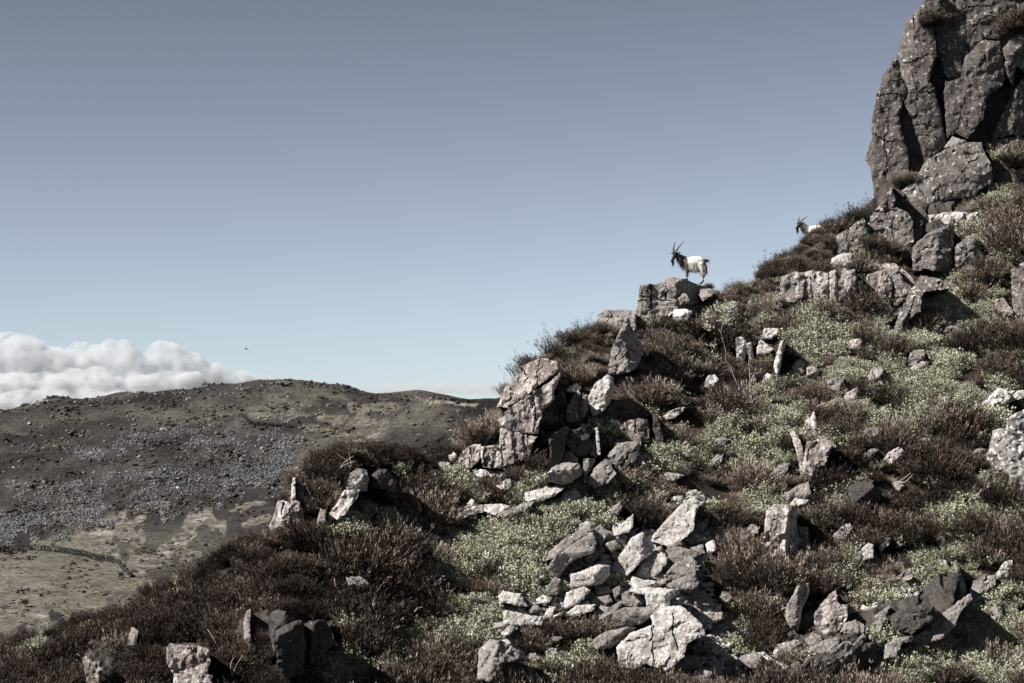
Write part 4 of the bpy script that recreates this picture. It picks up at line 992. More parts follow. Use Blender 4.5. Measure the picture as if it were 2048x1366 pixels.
# ---- jumble of dark rocks at the lower right
lowr = [
 (F_((930, 992), (940, 872), (1042, 802), (1022, 862), (982, 952), (960, 1002)), 'upright brown flake in the dark jumble at the lower right', 'mid', dict(gx=0.3, gz=-0.3, facets=1, fwd=0.4)),
 (F_((1050, 872), (1132, 832), (1302, 772), (1402, 852), (1332, 912), (1202, 982), (1122, 962)), 'broad dark slab in the middle of the lower right jumble', 'dark', dict(planes=[(1820, 1225, 0.3, 0.15, -0.7), (1830, 1240, 0.25, -0.2, 0.3)], facets=1, fwd=0.7)),
 (F_((1320, 762), (1332, 712), (1472, 672), (1562, 692), (1582, 732), (1452, 782), (1402, 832)), 'dark ledge stone above the broad dark slab', 'dark', dict(gx=0.0, gz=-0.5, facets=2, fwd=0.4)),
 (F_((1640, 702), (1662, 622), (1742, 572), (1822, 572), (1812, 632), (1722, 702), (1650, 742)), 'pale-streaked boulder at the upper end of the dark jumble', 'mid', dict(gx=0.3, gz=-0.5, facets=2, fwd=0.3)),
 (F_((1530, 602), (1520, 482), (1540, 462), (1572, 562), (1632, 692), (1582, 702)), 'thin dark blade of rock standing in the shrubs at the lower right', 'mid', dict(planes=[(1915, 1150, 0.1, 0.3, 0), (1920, 1150, 0.1, -0.9, 0)], facets=0, fwd=0.5)),
 (F_((1220, 1022), (1302, 962), (1422, 862), (1602, 742), (1642, 722), (1642, 762), (1562, 832), (1502, 942), (1382, 1032), (1252, 1052)), 'long low slab edging the green shrubs at the lower right', 'mid', dict(gx=0.1, gz=-0.6, facets=1, fwd=0.6)),
 (F_((1010, 1092), (1082, 1042), (1212, 1022), (1222, 1052), (1132, 1072), (1082, 1162), (1010, 1172)), 'grey bent slab at the lower left of the long low slab', 'mid', dict(gx=0.1, gz=-0.6, facets=2, fwd=0.6)),
 (F_((680, 982), (722, 922), (792, 906), (842, 932), (832, 982), (742, 1002)), 'flat stone with a white corner topping the dark jumble', 'mid', dict(gx=0.2, gz=-0.7, facets=2, fwd=0.5)),
 (F_((600, 1132), (702, 1062), (752, 1072), (772, 1202), (732, 1282), (652, 1232)), 'tall grey boulder at the left front of the dark jumble', 'mid', dict(planes=[(1675, 1310, 0.3, 0.35, -0.3), (1698, 1310, 0.25, -0.8, 0)], facets=1, fwd=0.6)),
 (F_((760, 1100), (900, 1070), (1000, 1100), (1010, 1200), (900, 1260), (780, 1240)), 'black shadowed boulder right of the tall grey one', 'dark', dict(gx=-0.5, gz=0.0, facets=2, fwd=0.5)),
 (F_((430, 1112), (562, 1052), (662, 1032), (642, 1092), (542, 1142), (440, 1142)), 'low lens-shaped stone at the bottom right of the scree', 'mid', dict(gx=0.1, gz=-0.7, facets=1, fwd=0.5)),
 (F_((170, 1152), (222, 1082), (332, 1052), (372, 1072), (292, 1132), (202, 1172)), 'pale knobbly stone above the bottom ledge', 'pale', dict(gx=0.2, gz=-0.6, facets=3, fwd=0.4)),
 (F_((0, 1162), (100, 1142), (152, 1182), (122, 1222), (0, 1262), (-40, 1200)), 'rounded pale boulder near the foot of the scree', 'pale', dict(gx=0.1, gz=-0.7, facets=3, fwd=0.4)),
 (F_((0, 1282), (200, 1262), (225, 1285), (60, 1332), (-30, 1330)), 'flat grey ledge stone at the bottom edge', 'mid', dict(gx=0.1, gz=-0.8, facets=1, fwd=0.5)),
 (F_((222, 1272), (352, 1217), (382, 1252), (362, 1312), (252, 1322)), 'pale-topped block on the bottom edge ledge', 'mid', dict(gx=0.1, gz=-0.6, facets=2, fwd=0.6)),
 (F_((382, 1232), (512, 1152), (612, 1162), (642, 1252), (522, 1282), (402, 1302)), 'dark block with a thin lit rim on the bottom edge ledge', 'dark', dict(planes=[(1630, 1320, 0.2, 0.0, -1.2), (1635, 1330, 0.3, -0.3, 0.2)], facets=1, fwd=0.7)),
 (F_((770, 1082), (842, 1002), (872, 1032), (832, 1082), (782, 1112)), 'small grey stone between the flat stone and the black boulder', 'mid', dict(gx=0.1, gz=-0.5, facets=2, fwd=0.5)),
 (F_((690, 1062), (702, 1000), (790, 995), (800, 1050), (760, 1070)), 'small dark stone under the white-cornered flat stone', 'dark', dict(gx=0.1, gz=-0.3, facets=2, fwd=0.4)),
 (F_((890, 1012), (930, 1002), (972, 1062), (902, 1064)), 'small wedge stone right of the white-cornered flat stone', 'mid', dict(gx=0.0, gz=-0.4, facets=2, fwd=0.4)),
 (F_((400, 1062), (462, 1002), (522, 1012), (532, 1052), (432, 1082)), 'small pale stone below the broad streaked rib', 'mid', dict(gx=0.2, gz=-0.5, facets=2, fwd=0.3)),
 (F_((280, 1002), (322, 972), (392, 1042), (302, 1042)), 'small dark stone below the twisted rib', 'dark', dict(gx=0.1, gz=-0.4, facets=2, fwd=0.3)),
]
for poly, lab, mt, kw in lowr:
    rock('boulder', poly, lab, 'boulder', mt, h=0.05, **kw)

rock = _plain_rock
# ---- the scree fan
scree = [
 (G_((495, 442), (520, 382), (640, 282), (800, 197), (826, 202), (822, 240), (682, 332), (562, 420)), 'upper half of the long split slab left of the scree', 'mid', dict(gx=0.1, gz=-0.9, facets=0, fwd=0.65)),
 (G_((510, 502), (562, 427), (690, 335), (832, 244), (857, 332), (832, 392), (702, 442), (642, 492), (602, 562), (547, 572)), 'lower half of the long split slab left of the scree', 'mid', dict(planes=[(1140, 1105, 0.25, 0.1, -0.8), (1150, 1115, 0.2, 0.0, 0.3), (1108, 1130, 0.2, 0.7, 0)], facets=0, fwd=0.7)),
 (G_((1270, 292), (1302, 252), (1372, 172), (1502, 42), (1602, -8), (1642, 32), (1602, 102), (1582, 222), (1482, 302), (1402, 332)), 'large pale slab at the top of the scree', 'pale', dict(gx=0.15, gz=-0.6, facets=2, fwd=0.35)),
 (G_((970, 532), (1042, 422), (1132, 292), (1212, 252), (1292, 332), (1282, 402), (1202, 452), (1082, 572), (1002, 542)), 'large whitish speckled slab in the middle of the scree', 'pale', dict(gx=0.25, gz=-0.55, facets=2, fwd=0.4)),
 (G_((1160, 562), (1212, 472), (1322, 402), (1382, 412), (1392, 462), (1302, 572), (1202, 582)), 'grey slab overlapping the whitish speckled one', 'pale', dict(gx=0.1, gz=-0.7, facets=1, fwd=0.55)),
 (G_((1040, 1092), (1132, 1002), (1292, 942), (1282, 872), (1402, 812), (1492, 802), (1562, 862), (1642, 932), (1652, 1002), (1532, 1062), (1502, 1152), (1382, 1252), (1232, 1202), (1152, 1242), (1052, 1232)), 'biggest cracked pale slab at the foot of the scree', 'pale', dict(gx=0.25, gz=-0.4, facets=1, fwd=0.6, cracks=[G_((1290, 950), (1280, 1100), (1300, 1210)), G_((1440, 860), (1440, 1000), (1480, 1120)), G_((1100, 1060), (1260, 1010))])),
 (G_((980, 882), (1002, 832), (1082, 802), (1262, 797), (1292, 842), (1202, 912), (1092, 942), (1002, 942)), 'layered brown block above the biggest slab', 'mid', dict(planes=[(1260, 1225, 0.3, 0.1, -1.0), (1265, 1240, 0.3, -0.1, 0.4)], facets=0, fwd=0.7, strata=0.05, strata_dir=12)),
 (G_((820, 1062), (902, 992), (1082, 942), (1152, 952), (1062, 1032), (972, 1092), (872, 1092)), 'slanting dark-sided slab left of the biggest slab', 'mid', dict(planes=[(1220, 1270, 0.3, 0.2, -0.8), (1235, 1280, 0.25, -0.5, 0.3)], facets=0, fwd=0.6, strata=0.03, strata_dir=20)),
 (G_((-10, 1310), (0, 1112), (80, 1042), (160, 1052), (322, 1142), (332, 1182), (162, 1202), (92, 1330)), 'peaked boulder with a pale left flank at the bottom centre', 'mid', dict(planes=[(975, 1305, 0.3, 0.6, -0.6), (1005, 1305, 0.35, -0.35, -0.3)], facets=0, fwd=0.5, strata=0.04, strata_dir=50)),
 (G_((680, 552), (752, 532), (882, 482), (962, 492), (962, 562), (902, 622), (822, 632), (690, 642)), 'white-fronted block with a dark end at the left of the scree', 'pale', dict(planes=[(1160, 1150, 0.25, 0.2, -0.9), (1165, 1160, 0.2, 0.3, 0.1), (1200, 1150, 0.2, -0.6, 0)], facets=0, fwd=0.6)),
 (G_((175, 842), (200, 827), (362, 862), (462, 872), (452, 932), (352, 937), (190, 922)), 'log-like long stone at the left foot of the scree', 'pale', dict(gx=0.05, gz=-0.4, facets=1, fwd=0.5)),
 (G_((140, 722), (170, 682), (302, 702), (352, 792), (262, 782), (190, 762), (150, 792)), 'mottled stone above the log-like one', 'pale', dict(gx=0.2, gz=-0.6, facets=2, fwd=0.5)),
 (G_((1110, 682), (1142, 652), (1472, 662), (1482, 692), (1412, 732), (1402, 812), (1302, 822), (1242, 782), (1232, 702)), 'square flat-fronted block above the foot of the scree', 'pale', dict(planes=[(1300, 1195, 0.3, 0.15, -0.1), (1300, 1180, 0.2, 0.1, -1.3), (1335, 1195, 0.3, -0.6, 0)], facets=0, fwd=0.55)),
]
rest = [
 (G_((1600, 192), (1682, 152), (1702, 172), (1662, 232), (1592, 242)), 'mid'), (G_((1530, 292), (1582, 252), (1662, 262), (1672, 292), (1582, 332)), 'pale'),
 (G_((1410, 342), (1482, 352), (1602, 382), (1662, 402), (1562, 442), (1482, 452), (1442, 472), (1410, 442)), 'mid'), (G_((1380, 562), (1452, 482), (1572, 432), (1612, 472), (1602, 552), (1502, 582), (1390, 602)), 'mid'),
 (G_((1110, 642), (1152, 582), (1242, 602), (1372, 602), (1382, 622), (1282, 662), (1182, 662)), 'pale'), (G_((1400, 642), (1452, 602), (1602, 552), (1622, 622), (1562, 692), (1472, 672)), 'pale'),
 (G_((630, 762), (652, 692), (772, 652), (812, 682), (742, 762), (642, 802)), 'pale'), (G_((830, 742), (962, 712), (982, 762), (902, 792), (842, 792)), 'mid'),
 (G_((460, 902), (522, 802), (562, 802), (542, 862), (622, 832), (602, 872), (522, 902)), 'pale'), (G_((620, 862), (722, 792), (852, 782), (842, 822), (702, 872)), 'pale'),
 (G_((870, 832), (912, 792), (982, 802), (1042, 752), (1062, 772), (972, 882), (912, 892)), 'mid'), (G_((1440, 1222), (1482, 1172), (1602, 1162), (1642, 1202), (1562, 1292), (1450, 1292)), 'mid'),
 (G_((1890, 1242), (1952, 1172), (2048, 1142), (2100, 1160), (2060, 1252), (1902, 1272)), 'pale'), (G_((1640, 872), (1702, 837), (1802, 842), (1812, 882), (1722, 922), (1662, 912)), 'pale'),
 (G_((1520, 1342), (1642, 1272), (1722, 1282), (1732, 1342), (1602, 1368)), 'mid'), (G_((1720, 1132), (1762, 1092), (1812, 1112), (1772, 1162)), 'pale'), (G_((370, 822), (412, 772), (462, 822), (382, 842)), 'mid'),
 (G_((990, 172), (1062, 172), (1142, 112), (1132, 202), (1102, 232), (1002, 262)), 'pale'), (G_((480, 1082), (542, 1022), (612, 1032), (582, 1062), (492, 1092)), 'pale'),
 (G_((690, 912), (792, 892), (812, 932), (742, 952)), 'pale'), (G_((500, 642), (562, 592), (592, 602), (582, 692), (512, 712)), 'mid'), (G_((1690, 332), (1742, 302), (1772, 372), (1702, 402)), 'pale'),
 (G_((1560, 352), (1662, 332), (1672, 392), (1602, 392)), 'pale'), (G_((420, 742), (472, 712), (532, 732), (482, 782), (420, 772)), 'pale'), (G_((840, 230), (900, 190), (960, 250), (900, 330), (850, 300)), 'pale'),
 (G_((960, 130), (985, 60), (1040, 20), (1060, 60), (1000, 150)), 'pale'), (G_((1560, 690), (1640, 680), (1740, 740), (1700, 780), (1600, 760)), 'pale'), (G_((1290, 580), (1330, 540), (1390, 560), (1370, 600)), 'mid'),
 (G_((860, 650), (960, 650), (980, 690), (880, 700)), 'mid'), (G_((990, 670), (1040, 640), (1060, 700), (1010, 730)), 'mid'), (G_((1060, 700), (1110, 690), (1130, 780), (1070, 790)), 'pale'),
 (G_((1130, 720), (1180, 700), (1230, 760), (1170, 800), (1120, 790)), 'pale'), (G_((860, 940), (930, 900), (980, 930), (930, 980)), 'pale'), (G_((1200, 930), (1260, 900), (1285, 930), (1220, 970)), 'mid'),
 (G_((1570, 1100), (1650, 1080), (1700, 1120), (1620, 1150)), 'mid'), (G_((1420, 330), (1480, 300), (1520, 340), (1440, 350)), 'mid'), (G_((940, 330), (1000, 300), (1040, 340), (980, 390)), 'mid'),
 (G_((520, 620), (560, 580), (600, 600), (540, 680)), 'mid'), (G_((730, 780), (800, 750), (830, 780), (780, 800)), 'pale'), (G_((160, 1000), (230, 930), (280, 960), (200, 1010)), 'pale'),
]
def grow(poly, k):
    cu, cv_ = sum(q[0] for q in poly) / len(poly), sum(q[1] for q in poly) / len(poly)
    return [(cu + (q[0] - cu) * k, cv_ + (q[1] - cv_) * k) for q in poly]
for poly, lab, mt, kw in scree:
    poly = grow(poly, 1.06); kw.setdefault('chip', 0.3); kw.setdefault('rough', 0.03)
    rock('boulder', poly, lab, 'boulder', mt, h=0.05, **kw)
rs = random.Random(4)
SANCH = [(sum(q[0] for q in s_[0]) / len(s_[0]), sum(q[1] for q in s_[0]) / len(s_[0]), s_[1]) for s_ in scree if len(s_[1].split()) <= 9]; SR = {}
for poly, mt in rest:
    mt = 'mid' if rs.random() < 0.35 else mt
    g = dict(gx=rs.uniform(-0.1, 0.4), gz=rs.uniform(-0.9, -0.3), facets=2, fwd=rs.uniform(0.35, 0.6), h=0.05)
    g.update(chip=0.35, rough=0.03)
    poly = grow(poly, 1.1)
    cu, cv_ = sum(q[0] for q in poly) / len(poly), sum(q[1] for q in poly) / len(poly)
    a = min(SANCH, key=lambda t: (t[0] - cu) ** 2 + (t[1] - cv_) ** 2)
    du, dv = cu - a[0], cv_ - a[1]
    side = ('right of' if du > 0 else 'left of') if abs(du) > abs(dv) else ('below' if dv > 0 else 'above')
    SR[(side, a[2])] = SR.get((side, a[2]), 0) + 1
    adv = ('just', 'second', 'third', 'next')[min(SR[(side, a[2])], 4) - 1]
    rock('scree_block', poly, 'angular scree block %s %s the %s' % (adv, side, a[2]), 'boulder', mt, group='blocks of the scree fan', **g)

SCREE_AREA0 = [(1000, 1330), (985, 1190), (1080, 1180), (1090, 1120), (1150, 1040), (1230, 1040), (1290, 1060), (1340, 1000), (1400, 985), (1450, 1040), (1435, 1120), (1400, 1150), (1440, 1215), (1500, 1260), (1500, 1330), (1650, 1250), (1800, 1180), (1880, 1160), (1870, 1200), (1760, 1290), (1690, 1350), (1380, 1370), (1250, 1330), (1170, 1260), (1100, 1260)]
# small half-buried ledges that break through the heather
rl = random.Random(21); made = 0; LR = {}
while made < 44:
    cu, cv_ = rl.uniform(930, 2010), rl.uniform(600, 1330)
    if cv_ < np.interp(cu, _RU, _RV) + 50: continue
    w_, h_ = rl.uniform(22, 58), rl.uniform(14, 32)
    tilt = math.radians(rl.uniform(-48, -12)); pts = []
    for a in np.linspace(0, 2 * math.pi, rl.randint(5, 7), endpoint=False):
        a += rl.uniform(-0.35, 0.35); q = rl.uniform(0.75, 1.1)
        x_, y_ = math.cos(a) * w_ * q / 2, math.sin(a) * h_ * q / 2
        pts.append((cu + x_ * math.cos(tilt) - y_ * math.sin(tilt), cv_ + x_ * math.sin(tilt) + y_ * math.cos(tilt)))
    tu = np.array([q[0] for q in pts] + [cu]); tv = np.array([q[1] for q in pts] + [cv_])
    if any(inside(tu, tv, pl).any() for pl in ROCK_POLYS) or inside(tu, tv, SCREE_AREA0).any(): continue
    a = min(ANCHORS, key=lambda t: (t[0] - cu) ** 2 + (t[1] - cv_) ** 2)
    du, dv = cu - a[0], cv_ - a[1]
    side = ('right of' if du > 0 else 'left of') if abs(du) > abs(dv) else ('below' if dv > 0 else 'above')
    LR[(side, a[2])] = LR.get((side, a[2]), 0) + 1
    adv = ('just', 'farther', 'well', 'far')[min(LR[(side, a[2])], 4) - 1]
    _plain_rock('rock_ledge', pts, 'half-buried ledge %s %s the %s' % (adv, side, a[2]), 'rock', rl.choice(['wall', 'pale', 'mid', 'mid']), group='small rock ledges in the heather',
         gx=rl.uniform(0.1, 0.4), gz=rl.uniform(-0.7, -0.2), facets=1, fwd=0.18, h=0.05, strata=0.04, strata_dir=rl.uniform(10, 40))
    made += 1

# the bed of rubble under the blocks: a real sheet of broken ground with separate stones on it
SCREE_AREA = SCREE_AREA0
def area_pts(n, poly, rng):
    us_ = [p[0] for p in poly]; vs_ = [p[1] for p in poly]; out = []
    while len(out) < n:
        u, v = rng.uniform(min(us_), max(us_)), rng.uniform(min(vs_), max(vs_))
        if inside(np.array([u]), np.array([v]), poly)[0]: out.append((u, v))
    return out
rg = np.random.default_rng(12)
bed_pts = area_pts(3200, SCREE_AREA, rg)
Pb, Sb = [], []
for u, v in bed_pts:
    Y = hit(u, v); p = at(u, v, Y); Pb.append((p.x, p.y - 0.06, p.z + 0.05)); Sb.append(rg.uniform(0.05, 0.11) + 0.11 * rg.uniform() ** 3)
Vv, Fv, Tv = scatter_hulls(np.array(Pb), Sb, rg, (0.8, 1.6))
org = np.array(at(1250, 1200, hit(1250, 1200)))
bed = link('scree_bed', fast_mesh('scree_bed', Vv - org, Fv, M['pale']))
bed.location = org
tag(bed, kind='structure')
STONES = []
for k in range(8):
    Vt, Ft = hull_template(16, 300 + k, 0.6)
    STONES.append(fast_mesh('scree_stone', Vt, Ft, M['pale' if k % 2 else 'mid']))
for k, (u, v) in enumerate(area_pts(290, SCREE_AREA, rg)):
    Y = hit(u, v) - 0.22; p = at(u, v, Y)
    s = rg.uniform(0.12, 0.30)
    o = link('scree_stone', STONES[k % 8], bed)
    o.location = Vector((p.x, p.y, p.z)) - Vector(org)
    o.rotation_euler = (rg.uniform(-.6, .9), rg.uniform(-.5, .5), rg.uniform(0, 6.28))
    o.scale = (s * rg.uniform(.8, 1.6), s * rg.uniform(.8, 1.5), s * rg.uniform(.5, 1.0))
# ------------------------------------------------------------------ plants
def blades(P0, P1, P2, w0, rng):
    """ribbon strips through three points, tapering to the tip; returns verts (n*5) and tris (n*3... as quads+tri -> tris)"""
    n = len(P0)
    d = P2 - P0
    side = np.cross(d, rng.normal(size=(n, 3)))
    side /= np.linalg.norm(side, axis=1)[:, None] + 1e-9
    w = w0[:, None] * side
    V_ = np.stack([P0 - w, P0 + w, P1 - w * 0.7, P1 + w * 0.7, P2], 1).reshape(-1, 3)
    b = np.arange(n)[:, None] * 5
    F_ = np.concatenate([b + [0, 1, 3], b + [0, 3, 2], b + [2, 3, 4]])
    return V_, F_

def leaves(P, D, L, W, rng):
    """small kite leaves (two triangles) at P pointing along D"""
    n = len(P)
    D = D / (np.linalg.norm(D, axis=1)[:, None] + 1e-9)
    s = np.cross(D, rng.normal(size=(n, 3))); s /= np.linalg.norm(s, axis=1)[:, None] + 1e-9
    L = L[:, None]; W = W[:, None]
    V_ = np.stack([P, P + D * L * 0.5 - s * W, P + D * L, P + D * L * 0.5 + s * W], 1).reshape(-1, 3)
    b = np.arange(n)[:, None] * 4
    return V_, np.concatenate([b + [0, 1, 2], b + [0, 2, 3]])

def dome_dirs(n, spread, rng, up=1.0):
    th = spread * np.sqrt(rng.uniform(0, 1, n)); ph = rng.uniform(0, 2 * np.pi, n)
    return np.stack([np.sin(th) * np.cos(ph), np.sin(th) * np.sin(ph), np.cos(th) * up], 1), th

def join(parts):
    V_, F_, T_ = [], [], []; off = 0
    for v, f, t in parts:
        V_.append(v); F_.append(f + off); T_.append(t); off += len(v)
    return np.concatenate(V_), np.concatenate(F_), np.concatenate(T_)

def heather_mesh(seed, mat, n=330, hgt=0.44, spread=1.25, nl=17, stem_t=0.1):
    r = np.random.default_rng(seed)
    d, th = dome_dirs(n, spread, r)
    base = np.stack([r.normal(0, 0.09, n), r.normal(0, 0.09, n), np.full(n, -0.06)], 1)
    L = hgt * r.uniform(0.6, 1.1, n) * (1 - 0.22 * (th / spread)); L *= np.where(r.uniform(0, 1, n) < 0.08, 1.35, 1.0)
    # lumpy crown
    ph = np.arctan2(d[:, 1], d[:, 0]); L *= 1 + 0.18 * np.sin(ph * 3 + seed) * (th / spread)
    tip = base + d * L[:, None]; tip[:, 2] += 0.05 * (th / spread)
    mid = base + d * L[:, None] * 0.5; mid[:, 2] -= 0.02 * th
    v1, f1 = blades(base, mid, tip, np.full(n, 0.004), r)
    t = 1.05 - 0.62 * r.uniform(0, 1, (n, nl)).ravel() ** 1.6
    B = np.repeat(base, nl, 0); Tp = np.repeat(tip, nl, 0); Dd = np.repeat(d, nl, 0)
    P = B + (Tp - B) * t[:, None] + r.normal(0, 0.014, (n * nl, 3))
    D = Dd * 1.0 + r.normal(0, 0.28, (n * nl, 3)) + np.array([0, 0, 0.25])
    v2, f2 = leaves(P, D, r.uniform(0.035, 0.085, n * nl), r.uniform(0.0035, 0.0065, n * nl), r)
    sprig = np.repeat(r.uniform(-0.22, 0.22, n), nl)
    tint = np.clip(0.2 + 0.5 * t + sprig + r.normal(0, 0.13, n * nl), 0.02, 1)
    V_, F_, T_ = join([(v1, f1, np.full(len(v1), stem_t)), (v2, f2, np.repeat(tint, 4))])
    return fast_mesh('heather_bush', V_, F_, mat, {'tint': T_})

def bilberry_mesh(seed, mat, n=190, hgt=0.34, nl=15):
    r = np.random.default_rng(seed)
    d, th = dome_dirs(n, 1.15, r)
    base = np.stack([r.normal(0, 0.11, n), r.normal(0, 0.11, n), np.full(n, -0.05)], 1)
    L = hgt * r.uniform(0.6, 1.15, n)
    tip = base + d * L[:, None]; mid = base + d * L[:, None] * 0.5 + np.array([0, 0, 0.03])
    v1, f1 = blades(base, mid, tip, np.full(n, 0.003), r)
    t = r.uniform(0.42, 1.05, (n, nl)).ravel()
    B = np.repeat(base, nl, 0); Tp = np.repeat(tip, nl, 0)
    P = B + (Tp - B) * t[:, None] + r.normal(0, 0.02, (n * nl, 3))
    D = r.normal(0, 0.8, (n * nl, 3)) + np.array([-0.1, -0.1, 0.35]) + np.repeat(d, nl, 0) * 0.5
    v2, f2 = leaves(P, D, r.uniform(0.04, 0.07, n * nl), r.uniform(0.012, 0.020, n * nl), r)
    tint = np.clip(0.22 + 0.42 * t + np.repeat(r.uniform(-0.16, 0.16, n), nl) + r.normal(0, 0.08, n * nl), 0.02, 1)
    V_, F_, T_ = join([(v1, f1, np.full(len(v1), 0.05)), (v2, f2, np.repeat(tint, 4))])
    return fast_mesh('bilberry_shrub', V_, F_, mat, {'tint': T_})

def grass_mesh(seed, mat, n=230, hgt=0.42):
    r = np.random.default_rng(seed)
    d, th = dome_dirs(n, 1.2, r)
    base = np.stack([r.normal(0, 0.08, n), r.normal(0, 0.08, n), np.full(n, -0.05)], 1)
    L = hgt * r.uniform(0.5, 1.1, n)
    mid = base + d * L[:, None] * 0.55 + np.array([0, 0, 0.05])
    tip = base + d * L[:, None]; tip[:, 2] -= 0.10 * th * r.uniform(0.4, 1.4, n)
    v1, f1 = blades(base, mid, tip, r.uniform(0.003, 0.007, n), r)
    return fast_mesh('grass_tuft', v1, f1, mat, {'tint': np.repeat(np.clip(r.normal(0.55, 0.25, n), 0, 1), 5)})

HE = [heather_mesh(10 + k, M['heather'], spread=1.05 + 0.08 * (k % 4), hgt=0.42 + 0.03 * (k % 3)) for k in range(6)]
HD = [heather_mesh(20 + k, M['heather_darkened'], spread=1.1 + 0.08 * (k % 3), hgt=0.44 + 0.03 * (k % 3)) for k in range(5)]
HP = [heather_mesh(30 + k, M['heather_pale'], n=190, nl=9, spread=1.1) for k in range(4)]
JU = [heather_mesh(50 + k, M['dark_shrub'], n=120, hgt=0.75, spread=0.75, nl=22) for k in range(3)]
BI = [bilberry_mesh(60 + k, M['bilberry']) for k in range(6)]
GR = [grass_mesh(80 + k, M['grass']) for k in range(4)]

# where each kind grows, as ragged patches on the slope (read off the photograph, placed on the ground)
GREEN = [(1110, 1015, 100, 60, -30), (1000, 1085, 110, 60, -20), (1040, 1150, 70, 70, 0), (930, 1140, 110, 60, 0), (960, 1030, 70, 26, 0), (1310, 920, 70, 36, -10), (1420, 905, 70, 26, -20), (1930, 645, 100, 72, -10),
         (1775, 650, 44, 52, -30), (1850, 755, 130, 60, -20), (1810, 840, 80, 45, 0), (1970, 830, 60, 60, 0), (1560, 850, 50, 80, 0), (1640, 690, 60, 46, 0), (1700, 760, 50, 40, 0), (1940, 1070, 110, 55, -20),
         (1850, 1130, 70, 50, -30), (1800, 1195, 70, 30, -30), (1980, 1300, 170, 130, -30), (1800, 1350, 160, 36, 0), (1150, 1350, 130, 30, 0), (1320, 1350, 100, 24, 0), (840, 1290, 130, 50, 0), (720, 1345, 130, 36, -8),
         (760, 1052, 100, 38, -15), (890, 995, 60, 40, 0), (690, 1080, 40, 22, 0), (1220, 1110, 40, 22, -25), (1145, 1175, 26, 46, 0), (1990, 380, 30, 30, 0), (1985, 500, 30, 36, 0), (1950, 420, 24, 20, 0),
         (1720, 1130, 50, 30, -20), (1600, 930, 40, 40, 0), (1500, 930, 50, 40, 0), (1560, 1000, 40, 50, 0), (80, 1300, 40, 22, -30), (930, 1230, 90, 40, 0), (1900, 560, 40, 40, 0)]
STRAW = [(1450, 1110, 50, 60, 0), (1190, 720, 60, 40, -30), (1120, 760, 60, 30, -30), (1265, 790, 50, 60, 0), (1060, 932, 55, 16, -10), (1350, 660, 70, 30, 0), (1230, 640, 40, 26, 0), (945, 850, 60, 26, -40), (1180, 790, 50, 30, 0),
         (1470, 1010, 40, 60, 0), (1400, 600, 40, 22, 0), (1790, 1140, 70, 34, -10), (1290, 640, 44, 30, 0), (1780, 1010, 60, 40, 0), (1310, 855, 60, 22, -20), (1480, 640, 30, 30, 0), (880, 1195, 50, 30, 0)]
FADED = [(1300, 740, 300, 150, -30), (1500, 640, 200, 90, -20), (1450, 880, 160, 110, 0), (1000, 870, 120, 60, -40), (1600, 780, 160, 100, 0), (1330, 1000, 90, 60, 0)]

def strength(u, v, lst, s):
    t = np.full(u.shape, -9.0)
    for e in lst: t = np.maximum(t, blob(u, v, e, 0.55, s))
    return t

rg = np.random.default_rng(2024)
NP = 20500
uu = rg.uniform(-350, 2750, NP * 3); yy = rg.uniform(45.0, 81, NP * 3)
y1 = np.interp(uu, _YU, _YY)
keep = yy < y1 + 1.6
uu, yy = uu[keep], yy[keep]
keep = rg.uniform(0, 1, len(uu)) < (yy / 79.0)
uu, yy = uu[keep][:NP], yy[keep][:NP]
zz = terrain(uu, yy); vv = CV - FPX * zz / yy
ok = (vv < 1540) & (vv > 130)
uu, yy, zz, vv = uu[ok], yy[ok], zz[ok], vv[ok]
blocked = np.zeros(len(uu), dtype=bool); low = np.zeros(len(uu), dtype=bool)
for poly in ROCK_POLYS:
    us_ = [p[0] for p in poly]; vs_ = [p[1] for p in poly]
    cu, cv_ = (min(us_) + max(us_)) / 2, (min(vs_) + max(vs_)) / 2
    big = [(cu + (p[0] - cu) * 1.0, cv_ + (p[1] - cv_) * 1.0 + 10) for p in poly]    # a plant stands ~20 px above its foot
    blocked |= inside(uu, vv, big)
low |= (uu > 1370) & (uu < 1425) & (vv < 612); low |= (uu > 1575) & (uu < 1655) & (vv < 535)
in_scree = inside(uu, vv, SCREE_AREA)
g = strength(uu, vv, GREEN, 1) + 0.40 * fbm(uu / 32.0, vv / 24.0, 3, 211); st = strength(uu, vv, STRAW, 2); fd = strength(uu, vv, FADED, 3)
rnd = rg.uniform(0, 1, len(uu))
kind = np.full(len(uu), 0)                                   # 0 heather
kind = np.where((fd > 0) & (rnd < 0.62), 1, kind)             # 1 faded heather
kind = np.where((rnd > 0.90) & (uu > 700), 3, kind)          # scattered grass
kind = np.where((rnd < 0.12) & (uu > 640), 2, kind)           # scattered bilberry
kind = np.where((g > 0) & (rnd < 0.55 + 0.9 * np.clip(g, 0, 0.4)), 2, kind)               # 2 bilberry
kind = np.where((st > 0) & (rnd < 0.7), 3, kind)              # 3 grass
gapn = fbm((uu - CU) / FPX * yy * 1.1, yy * 0.8, 2, 123)
darkened_h = (blob(uu, vv, (250, 1330, 480, 230, -14), 0.3, 7) > 0) | (blob(uu, vv, (700, 930, 170, 70, 0), 0.3, 8) > 0) | (blob(uu, vv, (1850, 980, 220, 90, 0), 0.5, 9) > 0)
kind = np.where((kind == 0) & darkened_h & (rnd < 0.86), 4, kind)      # 4 dark heather, corner darkening partly in its colour
kind = np.where((kind == 2) & (uu > 1590) & (uu < 1700) & (vv < 560), 0, kind)
drop = blocked | (gapn > 0.72) | (in_scree & (rnd > 0.15))
uu, yy, zz, vv, kind, low = uu[~drop], yy[~drop], zz[~drop], vv[~drop], kind[~drop], low[~drop]
xx = (uu - CU) / FPX * yy
n = len(uu)
